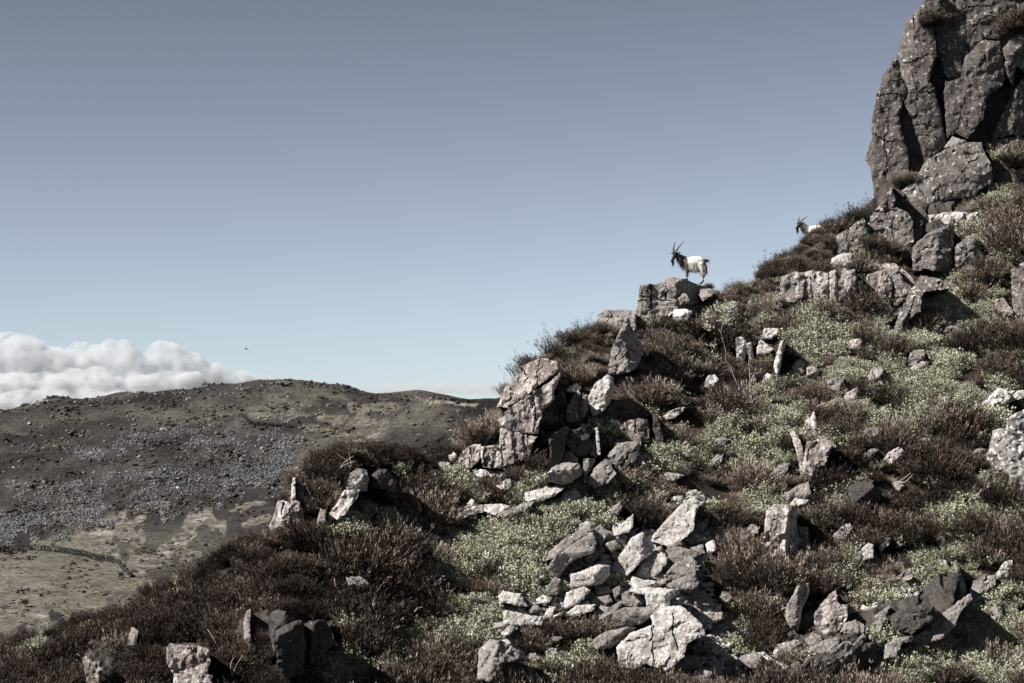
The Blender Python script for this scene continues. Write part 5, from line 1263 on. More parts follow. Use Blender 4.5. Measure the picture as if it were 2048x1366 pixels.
scl = np.where((kind == 0) | (kind == 4), np.where(rg.uniform(0, 1, n) < 0.26, rg.uniform(1.15, 2.0, n), rg.uniform(0.4, 0.9, n)), np.where(kind == 1, np.where(rg.uniform(0, 1, n) < 0.25, rg.uniform(0.9, 1.5, n), rg.uniform(0.45, 0.95, n)), np.where(kind == 2, rg.uniform(0.7, 1.25, n), rg.uniform(0.6, 1.1, n))))
scl = np.where(low, np.minimum(scl, rg.uniform(0.35, 0.6, n)), scl)
rv_ = np.interp(uu, _RU, _RV)
scl = np.where(vv < rv_ + 45, np.minimum(scl, rg.uniform(0.55, 0.95, n)), scl)
scl = np.where(uu < 700, np.minimum(scl, 1.2), scl)
scl = scl * (1 + 0.25 * fbm(xx * 0.9, yy * 0.9, 2, 66))
# plants in front of a rock stay low enough not to bury it
bb = [(min(q[0] for q in pl), max(q[0] for q in pl), min(q[1] for q in pl), max(q[1] for q in pl), pl) for pl in ROCK_POLYS]
hgt_m = np.where(kind == 2, 0.36, 0.44)
done = np.zeros(n, dtype=bool); best = np.full(n, 0.22)
for cand in (1.0, 0.8, 0.62, 0.48, 0.36, 0.27):
    s_ = np.minimum(scl, scl * cand); H_px = hgt_m * s_ * FPX / yy
    bad = np.zeros(n, dtype=bool)
    for (a0, a1, b0, b1, pl) in bb:
        sel = np.nonzero(~done & (uu > a0 - 25) & (uu < a1 + 25) & (vv > b0) & (vv < b1 + 70))[0]
        if len(sel) == 0: continue
        for du, f in ((0, 0.95), (0, 0.6), (-0.55, 0.6), (0.55, 0.6)):
            bad[sel] |= inside(uu[sel] + du * H_px[sel], vv[sel] - f * H_px[sel] + 5, pl)
    ok_ = ~bad & ~done
    best[ok_] = cand; done |= ok_
scl = scl * best
rotz = rg.uniform(0, 6.28, n); tx = rg.normal(0.22, 0.15, n); ty = rg.normal(-0.05, 0.15, n)

# the largest-looking plants stand as things of their own; the rest is ground cover
inview = (uu > 5) & (uu < 2043) & (vv < 1360)
show = scl / yy * (1 + 0.25 * rg.uniform(0, 1, n)) * inview
# every plant is named after the nearest rock that can be told apart
def where(i):
    d = [((uu[i] - a[0]) ** 2 + (vv[i] - 12 - a[1]) ** 2, a) for a in ANCHORS]
    a = min(d, key=lambda q: q[0])[1]
    du, dv = uu[i] - a[0], vv[i] - 12 - a[1]
    side = ('right of' if du > 0 else 'left of') if abs(du) > abs(dv) else ('below' if dv > 0 else 'above')
    return side, a[2], math.hypot(du, dv)
KN = {0: ('heather_bush', 'dark heather bush', 'heather', HE, 'dark heather bushes'),
      4: ('heather_bush', 'blackish heather bush', 'heather', HD, 'darkened blackish heather bushes'),
      1: ('heather_bush', 'faded heather bush', 'heather', HP, 'faded heather bushes'),
      2: ('bilberry_shrub', 'green bilberry shrub', 'shrub', BI, 'bilberry shrubs'),
      3: ('grass_tuft', 'dry grass tuft', 'grass', GR, 'grass tufts')}
quota = {0: 120, 4: 90, 1: 90, 2: 230, 3: 110}
single = np.zeros(n, dtype=bool)
for kd, q in quota.items():
    cand = np.nonzero((kind == kd) & inview)[0]
    # spread over the slope: best-showing plants first, at most a few per cell
    cand = cand[np.argsort(-show[cand])]
    cells = {}; got = 0
    for i in cand:
        c = (int(uu[i] // 110), int(vv[i] // 80))
        if cells.get(c, 0) >= 2: continue
        cells[c] = cells.get(c, 0) + 1
        single[i] = True; got += 1
        if got >= q: break
RANK = {}
WH = {i: where(i) for i in np.nonzero(single)[0]}
for i in sorted(WH, key=lambda q: WH[q][2]):
    nm, lab, cat, var, grp = KN[int(kind[i])]
    o = link(nm, var[i % len(var)])
    o.location = (xx[i], yy[i], zz[i]); o.rotation_euler = (tx[i], ty[i], rotz[i])
    s = scl[i] * 1.06; o.scale = (s, s, s)
    side, anc, _ = WH[i]
    key = (lab, side, anc); RANK[key] = RANK.get(key, 0) + 1
    adv = ('just', 'farther', 'well', 'far')[min(RANK[key], 4) - 1]
    tag(o, '%s %s %s the %s' % (lab, adv, side, anc), cat, grp + ' of the near slope')

def cover_object(name, idx, variants, label, cat):
    src = bpy.data.collections.new(name + '_kinds')          # never linked to the scene: only the instances show
    for k, me in enumerate(variants):
        src.objects.link(bpy.data.objects.new('%s_kind_%02d' % (name, k), me))
    me = bpy.data.meshes.new(name)
    me.vertices.add(len(idx))
    co = np.stack([xx[idx], yy[idx], zz[idx]], 1).astype(np.float32)
    me.vertices.foreach_set('co', co.ravel())
    a = me.attributes.new('rot', 'FLOAT_VECTOR', 'POINT')
    a.data.foreach_set('vector', np.stack([tx[idx], ty[idx], rotz[idx]], 1).astype(np.float32).ravel())
    a = me.attributes.new('scl', 'FLOAT', 'POINT'); a.data.foreach_set('value', scl[idx].astype(np.float32))
    a = me.attributes.new('pick', 'INT', 'POINT'); a.data.foreach_set('value', (np.arange(len(idx)) % len(variants)).astype(np.int32))
    o = link(name, me)
    ng = bpy.data.node_groups.new(name + '_scatter', 'GeometryNodeTree')
    ng.interface.new_socket('Geometry', in_out='INPUT', socket_type='NodeSocketGeometry')
    ng.interface.new_socket('Geometry', in_out='OUTPUT', socket_type='NodeSocketGeometry')
    gi, go = ng.nodes.new('NodeGroupInput'), ng.nodes.new('NodeGroupOutput')
    ci = ng.nodes.new('GeometryNodeCollectionInfo')
    ci.inputs['Collection'].default_value = src
    ci.inputs['Separate Children'].default_value = True; ci.inputs['Reset Children'].default_value = True
    ip = ng.nodes.new('GeometryNodeInstanceOnPoints')
    ip.inputs['Pick Instance'].default_value = True
    def attr(nm, typ):
        q = ng.nodes.new('GeometryNodeInputNamedAttribute'); q.data_type = typ; q.inputs['Name'].default_value = nm
        return q.outputs['Attribute']
    e2r = ng.nodes.new('FunctionNodeEulerToRotation')
    ng.links.new(attr('rot', 'FLOAT_VECTOR'), e2r.inputs[0])
    ng.links.new(gi.outputs[0], ip.inputs['Points'])
    ng.links.new(ci.outputs[0], ip.inputs['Instance'])
    ng.links.new(attr('pick', 'INT'), ip.inputs['Instance Index'])
    ng.links.new(e2r.outputs[0], ip.inputs['Rotation'])
    ng.links.new(attr('scl', 'FLOAT'), ip.inputs['Scale'])
    ng.links.new(ip.outputs[0], go.inputs[0])
    md = o.modifiers.new('scatter', 'NODES'); md.node_group = ng
    tag(o, label, cat, kind='stuff')
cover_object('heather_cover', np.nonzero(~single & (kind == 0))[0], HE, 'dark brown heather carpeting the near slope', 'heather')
cover_object('darkened_heather_cover', np.nonzero(~single & (kind == 4))[0], HD, 'darkened blackish heather carpeting the lower left and knoll', 'heather')
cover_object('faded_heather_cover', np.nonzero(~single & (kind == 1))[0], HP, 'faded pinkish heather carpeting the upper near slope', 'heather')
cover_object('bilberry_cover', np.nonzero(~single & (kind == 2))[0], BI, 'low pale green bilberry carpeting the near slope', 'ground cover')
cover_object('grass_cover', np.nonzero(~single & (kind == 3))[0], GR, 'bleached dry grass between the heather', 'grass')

# bushes that stand out against the sky or sprout from the rock
def bush(meshes, u, v, s, label, name='heather_bush', cat='heather', Y=None, lean=0.0):
    if Y is None:
        Y = hit(u, v)
    p = at(u, v, Y)
    o = link(name, meshes[int(u) % len(meshes)])
    o.location = p; o.rotation_euler = (0.15, lean, u % 6.28)
    o.scale = (s, s, s)
    tag(o, label, cat)
    return o
def ridge_bush(u, s, label, mesh=None, dv=0, name='heather_bush', lean=-0.1):
    y1_, z1_ = ridge(u)
    v = CV - FPX * float(z1_) / float(y1_) + dv
    return bush(mesh or HE, u, v, s, label, name, 'heather' if name == 'heather_bush' else 'shrub', Y=float(y1_) - 0.1, lean=lean)
ridge_bush(1042, 0.85, 'dark spiky bush on the skyline above the overhanging outcrop', JU, 6, 'juniper_bush')
ridge_bush(1062, 1.08, 'rounded heather bush just right of the spiky bush above the outcrop')
ridge_bush(1105, 0.99, 'dark twiggy bush on the skyline halfway to the pointed rock', JU, 8, 'juniper_bush')
ridge_bush(1140, 1.17, 'bushy heather clump on the skyline left of the pointed rock')
ridge_bush(1165, 0.81, 'small upright bush next to the flat skyline ledge', JU, 8, 'juniper_bush')
ridge_bush(1010, 0.63, 'low dark bush at the left edge of the lit sloping slab', JU, 4, 'juniper_bush')
ridge_bush(1540, 0.96, 'dark heather bush at the step of the skyline right of the standing goat', JU, 6, 'juniper_bush')
ridge_bush(1528, 0.80, 'thick heather bush at the left of the step of the skyline')
ridge_bush(1562, 1.04, 'large heather bush on the skyline above the first pale column')
ridge_bush(1585, 0.80, 'open twiggy bush on the skyline below the hidden goat head', JU, 4, 'juniper_bush', -0.25)
ridge_bush(1598, 1.04, 'dense heather bush hiding the forelegs of the hidden goat', dv=36)
ridge_bush(1622, 0.96, 'dense heather bush hiding the belly of the hidden goat', dv=45)
ridge_bush(1648, 1.08, 'dense heather bush behind the rump of the hidden goat', dv=34)
ridge_bush(1662, 0.84, 'tall dark bush right of the hidden goat', JU, 10, 'juniper_bush')
ridge_bush(1690, 0.92, 'tall dark bush on the skyline halfway to the crag', JU, 10, 'juniper_bush')
ridge_bush(1712, 1.20, 'big heather bush on the skyline near the crag')
ridge_bush(1732, 0.96, 'dark bush touching the foot of the crag', JU, 8, 'juniper_bush')
bush(HE, 1868, 46, 1.15, 'dark heather tuft sprouting high on the crag', Y=YC - 0.25)
bush(HE, 1852, 52, 0.8, 'smaller heather tuft left of the one high on the crag', Y=YC - 0.3)
bush(HE, 2022, 62, 1.5, 'heather clump in the notch at the top right corner', Y=YC - 0.5)
bush(HE, 2040, 50, 1.4, 'heather clump cut by the right edge high on the crag', Y=YC - 0.6)
bush(HE, 1806, 374, 1.0, 'brown heather tuft in the cleft at the left foot of the crag', Y=YC - 0.7)
bush(HE, 1822, 366, 0.9, 'second heather tuft in the cleft at the left foot of the crag', Y=YC - 0.8)
bush(HE, 2030, 330, 1.6, 'heather clump at the right edge below the crag wall', Y=YC - 1.2)
bush(BI, 2012, 318, 1.1, 'small green shrub growing at the right foot of the crag wall', 'bilberry_shrub', 'shrub', Y=YC - 1.2)
bush(HE, 1905, 300, 0.0001 + 0.5, 'tiny heather sprig in the crack of the crag', Y=YC - 0.3)
bush(HE, 1750, 498, 1.15, 'heather bush on the ledge left of the slanted boulder', Y=hit(1750, 520) - 0.3)
bush(HE, 1785, 505, 1.2, 'heather bush on the ledge against the slanted boulder', Y=hit(1785, 530) - 0.3)
bush(HE, 1417, 580, 0.5, 'small heather sprig at the right end of the lookout rock', Y=hit(1415, 585) - 0.1)
bush(GR, 1312, 650, 1.0, 'bleached grass stalks against the front of the lookout rock', 'grass_tuft', 'grass', Y=YG - 0.6)
bush(GR, 1290, 655, 0.9, 'bleached grass stalks at the left foot of the lookout rock', 'grass_tuft', 'grass', Y=YG - 0.6)

bush(HE, 1206, 664, 0.75, 'heather bush in front of the left end of the skyline ledge', Y=hit(1206, 668) - 0.9)
bush(HP, 1238, 668, 0.8, 'faded heather bush in front of the right end of the skyline ledge', Y=hit(1238, 672) - 0.9)

# ---- the little rowan
def tube(bm_parts, pts, r0, r1, seg=5):
    pts = [np.array(p, dtype=float) for p in pts]
    n_ = len(pts); rings = []
    V_ = []; F_ = []
    for i, p in enumerate(pts):
        d = pts[min(i + 1, n_ - 1)] - pts[max(i - 1, 0)]; d /= np.linalg.norm(d) + 1e-9
        s = np.cross(d, [0.3, 0.9, 0.1]); s /= np.linalg.norm(s) + 1e-9
        t = np.cross(d, s); rr_ = r0 + (r1 - r0) * i / (n_ - 1)
        for k in range(seg):
            a = 2 * math.pi * k / seg
            V_.append(p + rr_ * (s * math.cos(a) + t * math.sin(a)))
    for i in range(n_ - 1):
        for k in range(seg):
            a, b_ = i * seg + k, i * seg + (k + 1) % seg
            F_.append([a, b_, b_ + seg]); F_.append([a, b_ + seg, a + seg])
    bm_parts.append((np.array(V_), np.array(F_), np.zeros(len(V_))))

def smooth_path(pts, n=4):
    out = []
    P = [np.array(p) for p in pts]
    for i in range(len(P) - 1):
        p0, p1, p2, p3 = P[max(i - 1, 0)], P[i], P[i + 1], P[min(i + 2, len(P) - 1)]
        for k in range(n):
            t = k / n
            out.append(0.5 * ((2 * p1) + (-p0 + p2) * t + (2 * p0 - 5 * p1 + 4 * p2 - p3) * t * t + (-p0 + 3 * p1 - 3 * p2 + p3) * t ** 3))
    out.append(P[-1])
    return out

def small_tree(name, label, trunk_px, branch_px, leaf_px, nleaf, Y, r0, lsize, seed, cat='tree', mat='rowan', deep=0.35):
    r = np.random.default_rng(seed)
    base = np.array(at(*trunk_px[0], Y))
    root = empty(name, tuple(base)); tag(root, label, cat)
    def w(pts, dy=0.0): return [np.array(at(u, v, Y)) + np.array([0, dy * i / max(1, len(pts) - 1), 0]) - base for i, (u, v) in enumerate(pts)]
    pr = []; tube(pr, smooth_path(w(trunk_px)), r0, r0 * 0.35, 6)
    v, f, t = join(pr); link('trunk', fast_mesh('trunk', v, f, M['bark'], smooth=True), root)
    for b in branch_px:
        pr = []; tube(pr, smooth_path(w(b, r.uniform(-0.3, 0.3))), r0 * 0.4, r0 * 0.12, 5)
        v, f, t = join(pr); link('branch', fast_mesh('branch', v, f, M['bark'], smooth=True), root)
    parts = []
    tot = sum(e[4] for e in leaf_px)
    for (cu, cv_, ru, rv, wt) in leaf_px:
        m = int(nleaf * wt / tot)
        a = r.normal(size=(m, 3)); a /= np.linalg.norm(a, axis=1)[:, None]; a *= r.uniform(0, 1, (m, 1)) ** 0.5
        c = np.array(at(cu, cv_, Y)) - base
        P = c + a * np.array([ru * Y / FPX, deep, rv * Y / FPX])
        # leaflets gathered in sprays
        k = max(1, m // 7); hub = P[:k]; P = hub[r.integers(0, k, m)] + r.normal(0, lsize * 0.9, (m, 3))
        D = r.normal(0, 1, (m, 3)) + np.array([-0.3, -0.3, 0.2])
        v2, f2 = leaves(P, D, r.uniform(0.8, 1.5, m) * lsize, r.uniform(0.22, 0.36, m) * lsize, r)
        parts.append((v2, f2, np.repeat(np.clip(r.normal(0.55, 0.22, m), 0, 1), 4)))
    v, f, t = join(parts)
    link('crown', fast_mesh('crown', v, f, M[mat], {'tint': t}), root)
    return root
kk = lambda *p: K_(*p)
small_tree('rowan_tree', 'small crooked rowan with pale leaves and a bent dark stem', kk((1190, 1370), (1100, 1280), (1000, 1180), (955, 1090), (920, 980), (862, 920), (866, 820), (832, 690), (806, 600)),
           [kk((806, 600), (770, 540), (740, 480), (690, 380), (640, 290)), kk((806, 600), (870, 560), (930, 500), (975, 420)), kk((806, 600), (830, 500), (850, 400), (880, 300)), kk((862, 920), (800, 850), (750, 810), (690, 740)), kk((740, 480), (760, 400), (750, 300))],
           [(*kk((900, 330))[0], 17, 13, 5), (*kk((860, 450))[0], 16, 8, 2.2), (*kk((950, 410))[0], 8, 8, 1.2), (*kk((680, 380))[0], 12, 13, 1.1), (*kk((660, 530))[0], 7, 4, 0.6), (*kk((720, 740))[0], 8, 6, 0.4), (*kk((770, 300))[0], 10, 8, 0.9)],
           1500, hit(1505, 797) - 0.9, 0.035, 0.062, 5)
small_tree('birch_sapling', 'thin sapling with yellowish leaves in the dark heather at left', [(357, 1200), (356, 1185), (352, 1165), (348, 1150)], [[(356, 1185), (362, 1176)]],
           [(350, 1158, 4, 9, 1), (357, 1178, 5, 9, 1.3), (358, 1192, 7, 6, 1.3)], 150, hit(357, 1200) - 0.5, 0.012, 0.05, 6, mat='rowan', deep=0.1)
# leaning dead stems
def sticks(label, paths, Y, r0=0.018, name='dead_branch'):
    base = np.array(at(*paths[0][0], Y)); pr = []
    for k, p in enumerate(paths):
        tube(pr, smooth_path([np.array(at(u, v, Y)) - base + np.array([0, 0.05 * k, 0]) for u, v in p]), r0, r0 * 0.4, 5)
    v, f, t = join(pr)
    o = link(name, fast_mesh(name, v, f, M['stick'], smooth=True)); o.location = base
    tag(o, label, 'branch')
sticks('bleached dead stems hanging below the white slanting rock', [K_((1135, 1280), (1140, 1150), (1130, 1000), (1125, 880)), K_((1140, 1070), (1190, 1065), (1270, 1050)), K_((1150, 1220), (1165, 1120), (1190, 1070)), K_((1190, 1180), (1192, 1080))], hit(1500, 785) - 0.6, 0.016)
sticks('straight bare stick leaning in the dark heather at the lower left', [J_((1180, 590), (1215, 650), (1255, 720))], hit(435, 1295) - 0.9, 0.016)
sticks('forked bleached twig right of the broad streaked rock at the bottom left', [J_((1360, 940), (1350, 860), (1375, 800)), J_((1360, 940), (1400, 850), (1440, 790)), J_((1300, 945), (1370, 950), (1400, 990))], hit(470, 1350) - 0.5, 0.012)
sticks('pale dead branch lying in the heather above the flat mottled stone', [H_((1130, 990), (1200, 965), (1280, 945)), H_((1200, 965), (1230, 975), (1270, 970))], hit(775, 1110) - 0.4, 0.014)
sticks('curved bare twig left of the flat mottled stone', [L_((632, 210), (640, 270), (680, 330))], hit(675, 1190) - 0.5, 0.012)
sticks('twisted bare root across the slope below the flat mottled stone', [L_((820, 545), (870, 590), (920, 620), (940, 680))], hit(745, 1280) - 0.5, 0.013)
sticks('fan of dead twigs over the two-tier stack', [H_((850, 330), (900, 270), (960, 230)), H_((860, 320), (910, 290), (970, 270)), H_((930, 320), (900, 260), (830, 215)), H_((940, 310), (930, 250), (920, 200))], hit(690, 945) - 0.6, 0.010)
sticks('thin fence-like stick on the dip right of the knoll', [H_((1280, 285), (1400, 290), (1480, 297), (1590, 300))], hit(845, 938) - 0.5, 0.012)
sticks('grey dead branches lying in the heather of the right-hand slope', [E_((1060, 1000), (1130, 970), (1200, 920)), E_((1100, 990), (1160, 985), (1220, 930)), E_((650, 1120), (720, 1100))], hit(1800, 970) - 0.5, 0.013)
sticks('bare twigs arching over the dark hollow right of centre', [E_((500, 420), (580, 390), (690, 360), (760, 400)), E_((690, 360), (680, 430), (700, 480)), E_((730, 350), (770, 400), (790, 470))], hit(1670, 830) - 0.6, 0.012)
sticks('pale twig in green shrubs near the right edge', [E_((1520, 330), (1580, 315), (1660, 295)), E_((1500, 430), (1600, 400), (1670, 340))], hit(1930, 800) - 0.4, 0.010)
# ------------------------------------------------------------------ goats
def coat_mat(name, front, back, legs=True):
    """long goat hair: dark fore end, white middle, dark rump; borders along the body (object x)"""
    m, nt, b = new_mat(name)
    tc = nt.nodes.new('ShaderNodeTexCoord'); sx = nt.nodes.new('ShaderNodeSeparateXYZ')
    nt.links.new(tc.outputs['Object'], sx.inputs[0])
    nz = noise(nt, tc.outputs['Object'], 14, 4, 0.6)
    x = math_n(nt, 'ADD', math_n(nt, 'ADD', sx.outputs['X'], math_n(nt, 'MULTIPLY', sx.outputs['Z'], 0.12)), math_n(nt, 'MULTIPLY', math_n(nt, 'SUBTRACT', nz, 0.5), 0.14))
    f = math_n(nt, 'MULTIPLY', math_n(nt, 'ADD', x, 0.6), 0.8)           # -0.6..0.65 m -> 0..1
    p = lambda q: (q + 0.6) * 0.8
    dk, gy, wh = (0.022, 0.019, 0.018), (0.16, 0.145, 0.135), (0.66, 0.635, 0.605)
    stops = [(0.0, dk), (p(-0.27), dk), (p(front - 0.14), (0.085, 0.075, 0.07)), (p(front + 0.0), gy), (p(front + 0.03), wh), (p(back - 0.02), wh), (p(back + 0.04), (0.45, 0.42, 0.39)), (p(back + 0.12), (0.05, 0.045, 0.042))]
    if back > 0.6: stops = stops[:6]
    c = ramp(nt, f, stops)
    lg = ramp(nt, math_n(nt, 'ADD', sx.outputs['Z'], math_n(nt, 'MULTIPLY', nz, 0.06)), [(0.15, (1, 1, 1)), (0.22, (0, 0, 0))])
    c = mix(nt, math_n(nt, 'MULTIPLY', lg, 0.8 if legs else 0), c, (0.24, 0.215, 0.20))
    nt.links.new(c, b.inputs['Base Color'])
    b.inputs['Roughness'].default_value = 0.9
    return m
M['coat'] = coat_mat('dark_and_white_goat_coat', 0.06, 0.49)
M['coat_white'] = coat_mat('white_goat_coat', 0.02, 0.95)
M['horn'] = plain('goat_horn', (0.055, 0.047, 0.042), 0.5, 0.35, 30)
M['black_hair'] = plain('black_goat_hair', (0.022, 0.019, 0.018), 0.9, 0.3)
M['white_hair'] = plain('white_goat_hair', (0.52, 0.49, 0.46), 0.9, 0.4, 9)
M['hoof'] = plain('goat_hoof', (0.05, 0.045, 0.04), 0.6, 0.2)
M['eye'] = plain('goat_eye', (0.01, 0.009, 0.008), 0.25, 0.1)

def loft(bm, pts, seg=12):
    """closed tapered tube through (x, y, z, ry, rz) stations"""
    rings = []
    n_ = len(pts)
    for i, (x, y, z, a, b_) in enumerate(pts):
        p = Vector((x, y, z)); q0 = Vector(pts[max(i - 1, 0)][:3]); q1 = Vector(pts[min(i + 1, n_ - 1)][:3])
        d = (q1 - q0).normalized()
        side = d.cross(Vector((0, 0, 1)))
        if side.length < 0.15: side = d.cross(Vector((1, 0, 0)))
        side.normalize(); up = side.cross(d).normalized()
        rings.append([bm.verts.new(p + side * (a * math.cos(2 * math.pi * k / seg)) + up * (b_ * math.sin(2 * math.pi * k / seg))) for k in range(seg)])
    for r0, r1 in zip(rings[:-1], rings[1:]):
        for k in range(seg):
            bm.faces.new((r0[k], r0[(k + 1) % seg], r1[(k + 1) % seg], r1[k]))
    bm.faces.new(list(reversed(rings[0]))); bm.faces.new(rings[-1])

def lofts(name, groups, mat, parent, voxel=0.014, smooth_it=3):
    bm = bmesh.new()
    for g_ in groups: loft(bm, g_)
    bmesh.ops.recalc_face_normals(bm, faces=bm.faces)
    me = bpy.data.meshes.new(name); bm.to_mesh(me); bm.free()
    me.materials.append(mat)
    o = link(name, me, parent)
    if voxel:
        md = o.modifiers.new('skin', 'REMESH'); md.mode = 'VOXEL'; md.voxel_size = voxel; md.use_smooth_shade = True
        md = o.modifiers.new('relax', 'SMOOTH'); md.iterations = smooth_it; md.factor = 0.5
    else:
        me.polygons.foreach_set('use_smooth', np.ones(len(me.polygons), dtype=bool))
    return o

def strands(name, mat, parent, roots, dirs, length, width, rng, droop=0.4):
    L = length * rng.uniform(0.6, 1.2, len(roots))[:, None]
    D = dirs / (np.linalg.norm(dirs, axis=1)[:, None] + 1e-9)
    mid = roots + D * L * 0.5; tip = roots + D * L + np.array([0, 0, -1]) * L * droop
    v, f = blades(roots, mid, tip, np.full(len(roots), width), rng)
    return link(name, fast_mesh(name, v, f, mat, smooth=True), parent)

def goat(label, loc, rotz, scale, coat, head_dir, head_tilt=0.0, lying=False, hind_drop=0.0, horn_len=1.0, seed=1):
    """local frame: nose towards -X, up +Z, origin under the fore hooves; built in metres at shoulder height 0.7"""
    rng = np.random.default_rng(seed)
    root = empty('goat', loc); root.rotation_euler = (0, 0, rotz); root.scale = (scale,) * 3
    tag(root, label, 'goat')
    d = Vector(head_dir).normalized()                         # the way the face points
    zo = -0.36 if lying else 0.0
    torso = [(-0.15, 0, 0.47 + zo, 0.06, 0.09), (-0.10, 0, 0.485 + zo, 0.115, 0.165), (0.02, 0, 0.485 + zo, 0.145, 0.195), (0.16, 0, 0.485 + zo, 0.165, 0.205), (0.30, 0, 0.495 + zo, 0.165, 0.200),
             (0.42, 0, 0.50 + zo, 0.145, 0.180), (0.50, 0, 0.495 + zo, 0.11, 0.14), (0.555, 0, 0.48 + zo, 0.06, 0.085)]
    poll = Vector((-0.335, 0, 0.735 + zo)) + Vector((0, d.y * 0.10, 0))
    if lying: poll = Vector((-0.30, 0.12, 0.22))
    neck = [(0.0, 0, 0.53 + zo, 0.10, 0.155), (-0.10, 0, 0.57 + zo, 0.085, 0.135), (-0.21, poll.y * 0.5, 0.5 * (0.57 + zo) + 0.5 * poll.z, 0.068, 0.10), (poll.x + 0.02, poll.y, poll.z - 0.02, 0.055, 0.07)]
    hd = [poll - d * 0.05, poll + d * 0.02 + Vector((0, 0, 0.01)), poll + d * 0.09 + Vector((0, 0, -0.02)), poll + d * 0.17 + Vector((0, 0, -0.05)), poll + d * 0.235 + Vector((0, 0, -0.075)), poll + d * 0.255 + Vector((0, 0, -0.085))]
    hr = [(0.045, 0.05), (0.058, 0.066), (0.056, 0.062), (0.042, 0.046), (0.036, 0.036), (0.02, 0.02)]
    head = [(*p, a, b_) for p, (a, b_) in zip(hd, hr)]
    groups = [torso, neck, head]
    hooves = []
    if not lying:
        for sy, dx in ((0.075, 0.02), (-0.075, -0.02)):
            groups.append([(-0.02 + dx, sy, 0.46, 0.065, 0.075), (-0.005 + dx, sy, 0.33, 0.055, 0.055), (0.005 + dx, sy, 0.20, 0.042, 0.044), (0.0 + dx, sy, 0.11, 0.036, 0.038), (-0.005 + dx, sy, 0.04, 0.034, 0.036), (-0.02 + dx, sy, 0.01, 0.036, 0.036)])
            hooves.append((-0.025 + dx, sy, 0.0))
            h = -hind_drop
            groups.append([(0.40 + dx, sy * 1.15, 0.48, 0.10, 0.11), (0.43 + dx, sy * 1.2, 0.34, 0.085, 0.095), (0.46 + dx, sy * 1.15, 0.24, 0.058, 0.062), (0.485 + dx, sy, 0.155 + h * 0.5, 0.046, 0.05), (0.465 + dx, sy, 0.08 + h * 0.8, 0.038, 0.04), (0.43 + dx, sy, 0.04 + h, 0.035, 0.037), (0.415 + dx, sy, 0.01 + h, 0.036, 0.036)])
            hooves.append((0.405 + dx, sy, h))
    else:
        for sy in (0.12, -0.12):
            groups.append([(-0.05, sy, 0.08, 0.06, 0.06), (-0.16, sy, 0.04, 0.04, 0.04), (-0.02, sy * 1.2, 0.02, 0.025, 0.025), (0.05, sy * 1.25, 0.02, 0.024, 0.024)])
            groups.append([(0.42, sy, 0.12, 0.10, 0.11), (0.30, sy * 1.35, 0.09, 0.08, 0.08), (0.22, sy * 1.5, 0.05, 0.045, 0.045), (0.36, sy * 1.55, 0.03, 0.028, 0.028), (0.28, sy * 1.6, 0.02, 0.025, 0.025)])
    lofts('body', groups, coat, root)
    for hx, hy, hz in hooves:
        lofts('hoof', [[(hx + 0.012, hy, hz + 0.035, 0.026, 0.028), (hx, hy, hz + 0.012, 0.03, 0.032), (hx - 0.004, hy, hz - 0.004, 0.032, 0.034)]], M['hoof'], root, 0)
    # head furniture
    sd = d.cross(Vector((0, 0, 1))).normalized(); up = sd.cross(d).normalized()
    if up.z < 0: up = -up
    for s in (1, -1):
        b0 = poll + d * 0.035 + up * 0.055 + sd * (0.028 * s)
        pts = []
        for k in range(9):
            t = k / 8
            pts.append(b0 + Vector((0, 0, 1)) * (0.25 * t * horn_len) + up * 0.0 - d * (0.30 * t * t * t + 0.06 * t) * horn_len + sd * (s * (0.05 * t + 0.09 * t * t)))
        g_ = [(*p, 0.042 * (1 - 0.82 * (k / 8) ** 1.3), 0.034 * (1 - 0.82 * (k / 8) ** 1.3)) for k, p in enumerate(pts)]
        lofts('horn', [g_], M['horn'], root, 0)
        e0 = poll - d * 0.0 + up * 0.025 + sd * (0.05 * s)
        e = [(e0 + sd * (0.14 * t * s) + up * (0.02 * math.sin(t * 3)) - d * 0.03 * t, w) for t, w in ((0, 0.014), (0.35, 0.026), (0.7, 0.022), (1, 0.004))]
        lofts('ear', [[(*p, w * 0.5, w) for p, w in e]], M['black_hair'], root, 0)
        ey = poll + d * 0.09 + up * 0.022 + sd * (0.052 * s)
        lofts('eye', [[(*(ey - sd * 0.008), 0.011, 0.011), (*(ey + sd * 0.0), 0.012, 0.012), (*(ey + sd * 0.008), 0.006, 0.006)]], M['eye'], root, 0)
    ch = poll + d * 0.17 + Vector((0, 0, -0.09))
    n_ = 90
    rt = np.array(ch) + rng.normal(0, 0.014, (n_, 3))
    strands('beard', M['black_hair'], root, rt, np.array([[0.05, 0, -1]]) + rng.normal(0, 0.12, (n_, 3)), 0.17, 0.005, rng, 0.1)
    # shaggy coat hanging from flanks, thighs, chest and neck
    n_ = 800
    x = rng.uniform(-0.08, 0.55, n_); a = rng.uniform(-0.5 * math.pi - 1.15, -0.5 * math.pi + 1.15, n_)
    ry = np.interp(x, [-0.15, 0.0, 0.25, 0.45, 0.56], [0.08, 0.14, 0.17, 0.14, 0.06]); rz = np.interp(x, [-0.15, 0.0, 0.25, 0.45, 0.56], [0.11, 0.19, 0.205, 0.175, 0.085])
    rt = np.stack([x, ry * np.cos(a), 0.49 + zo + rz * np.sin(a)], 1)
    dr = np.stack([np.full(n_, 0.35), 0.35 * np.cos(a), np.full(n_, -0.9)], 1) + rng.normal(0, 0.15, (n_, 3))
    strands('shaggy_coat', coat, root, rt, dr, 0.10, 0.007, rng, 0.2)
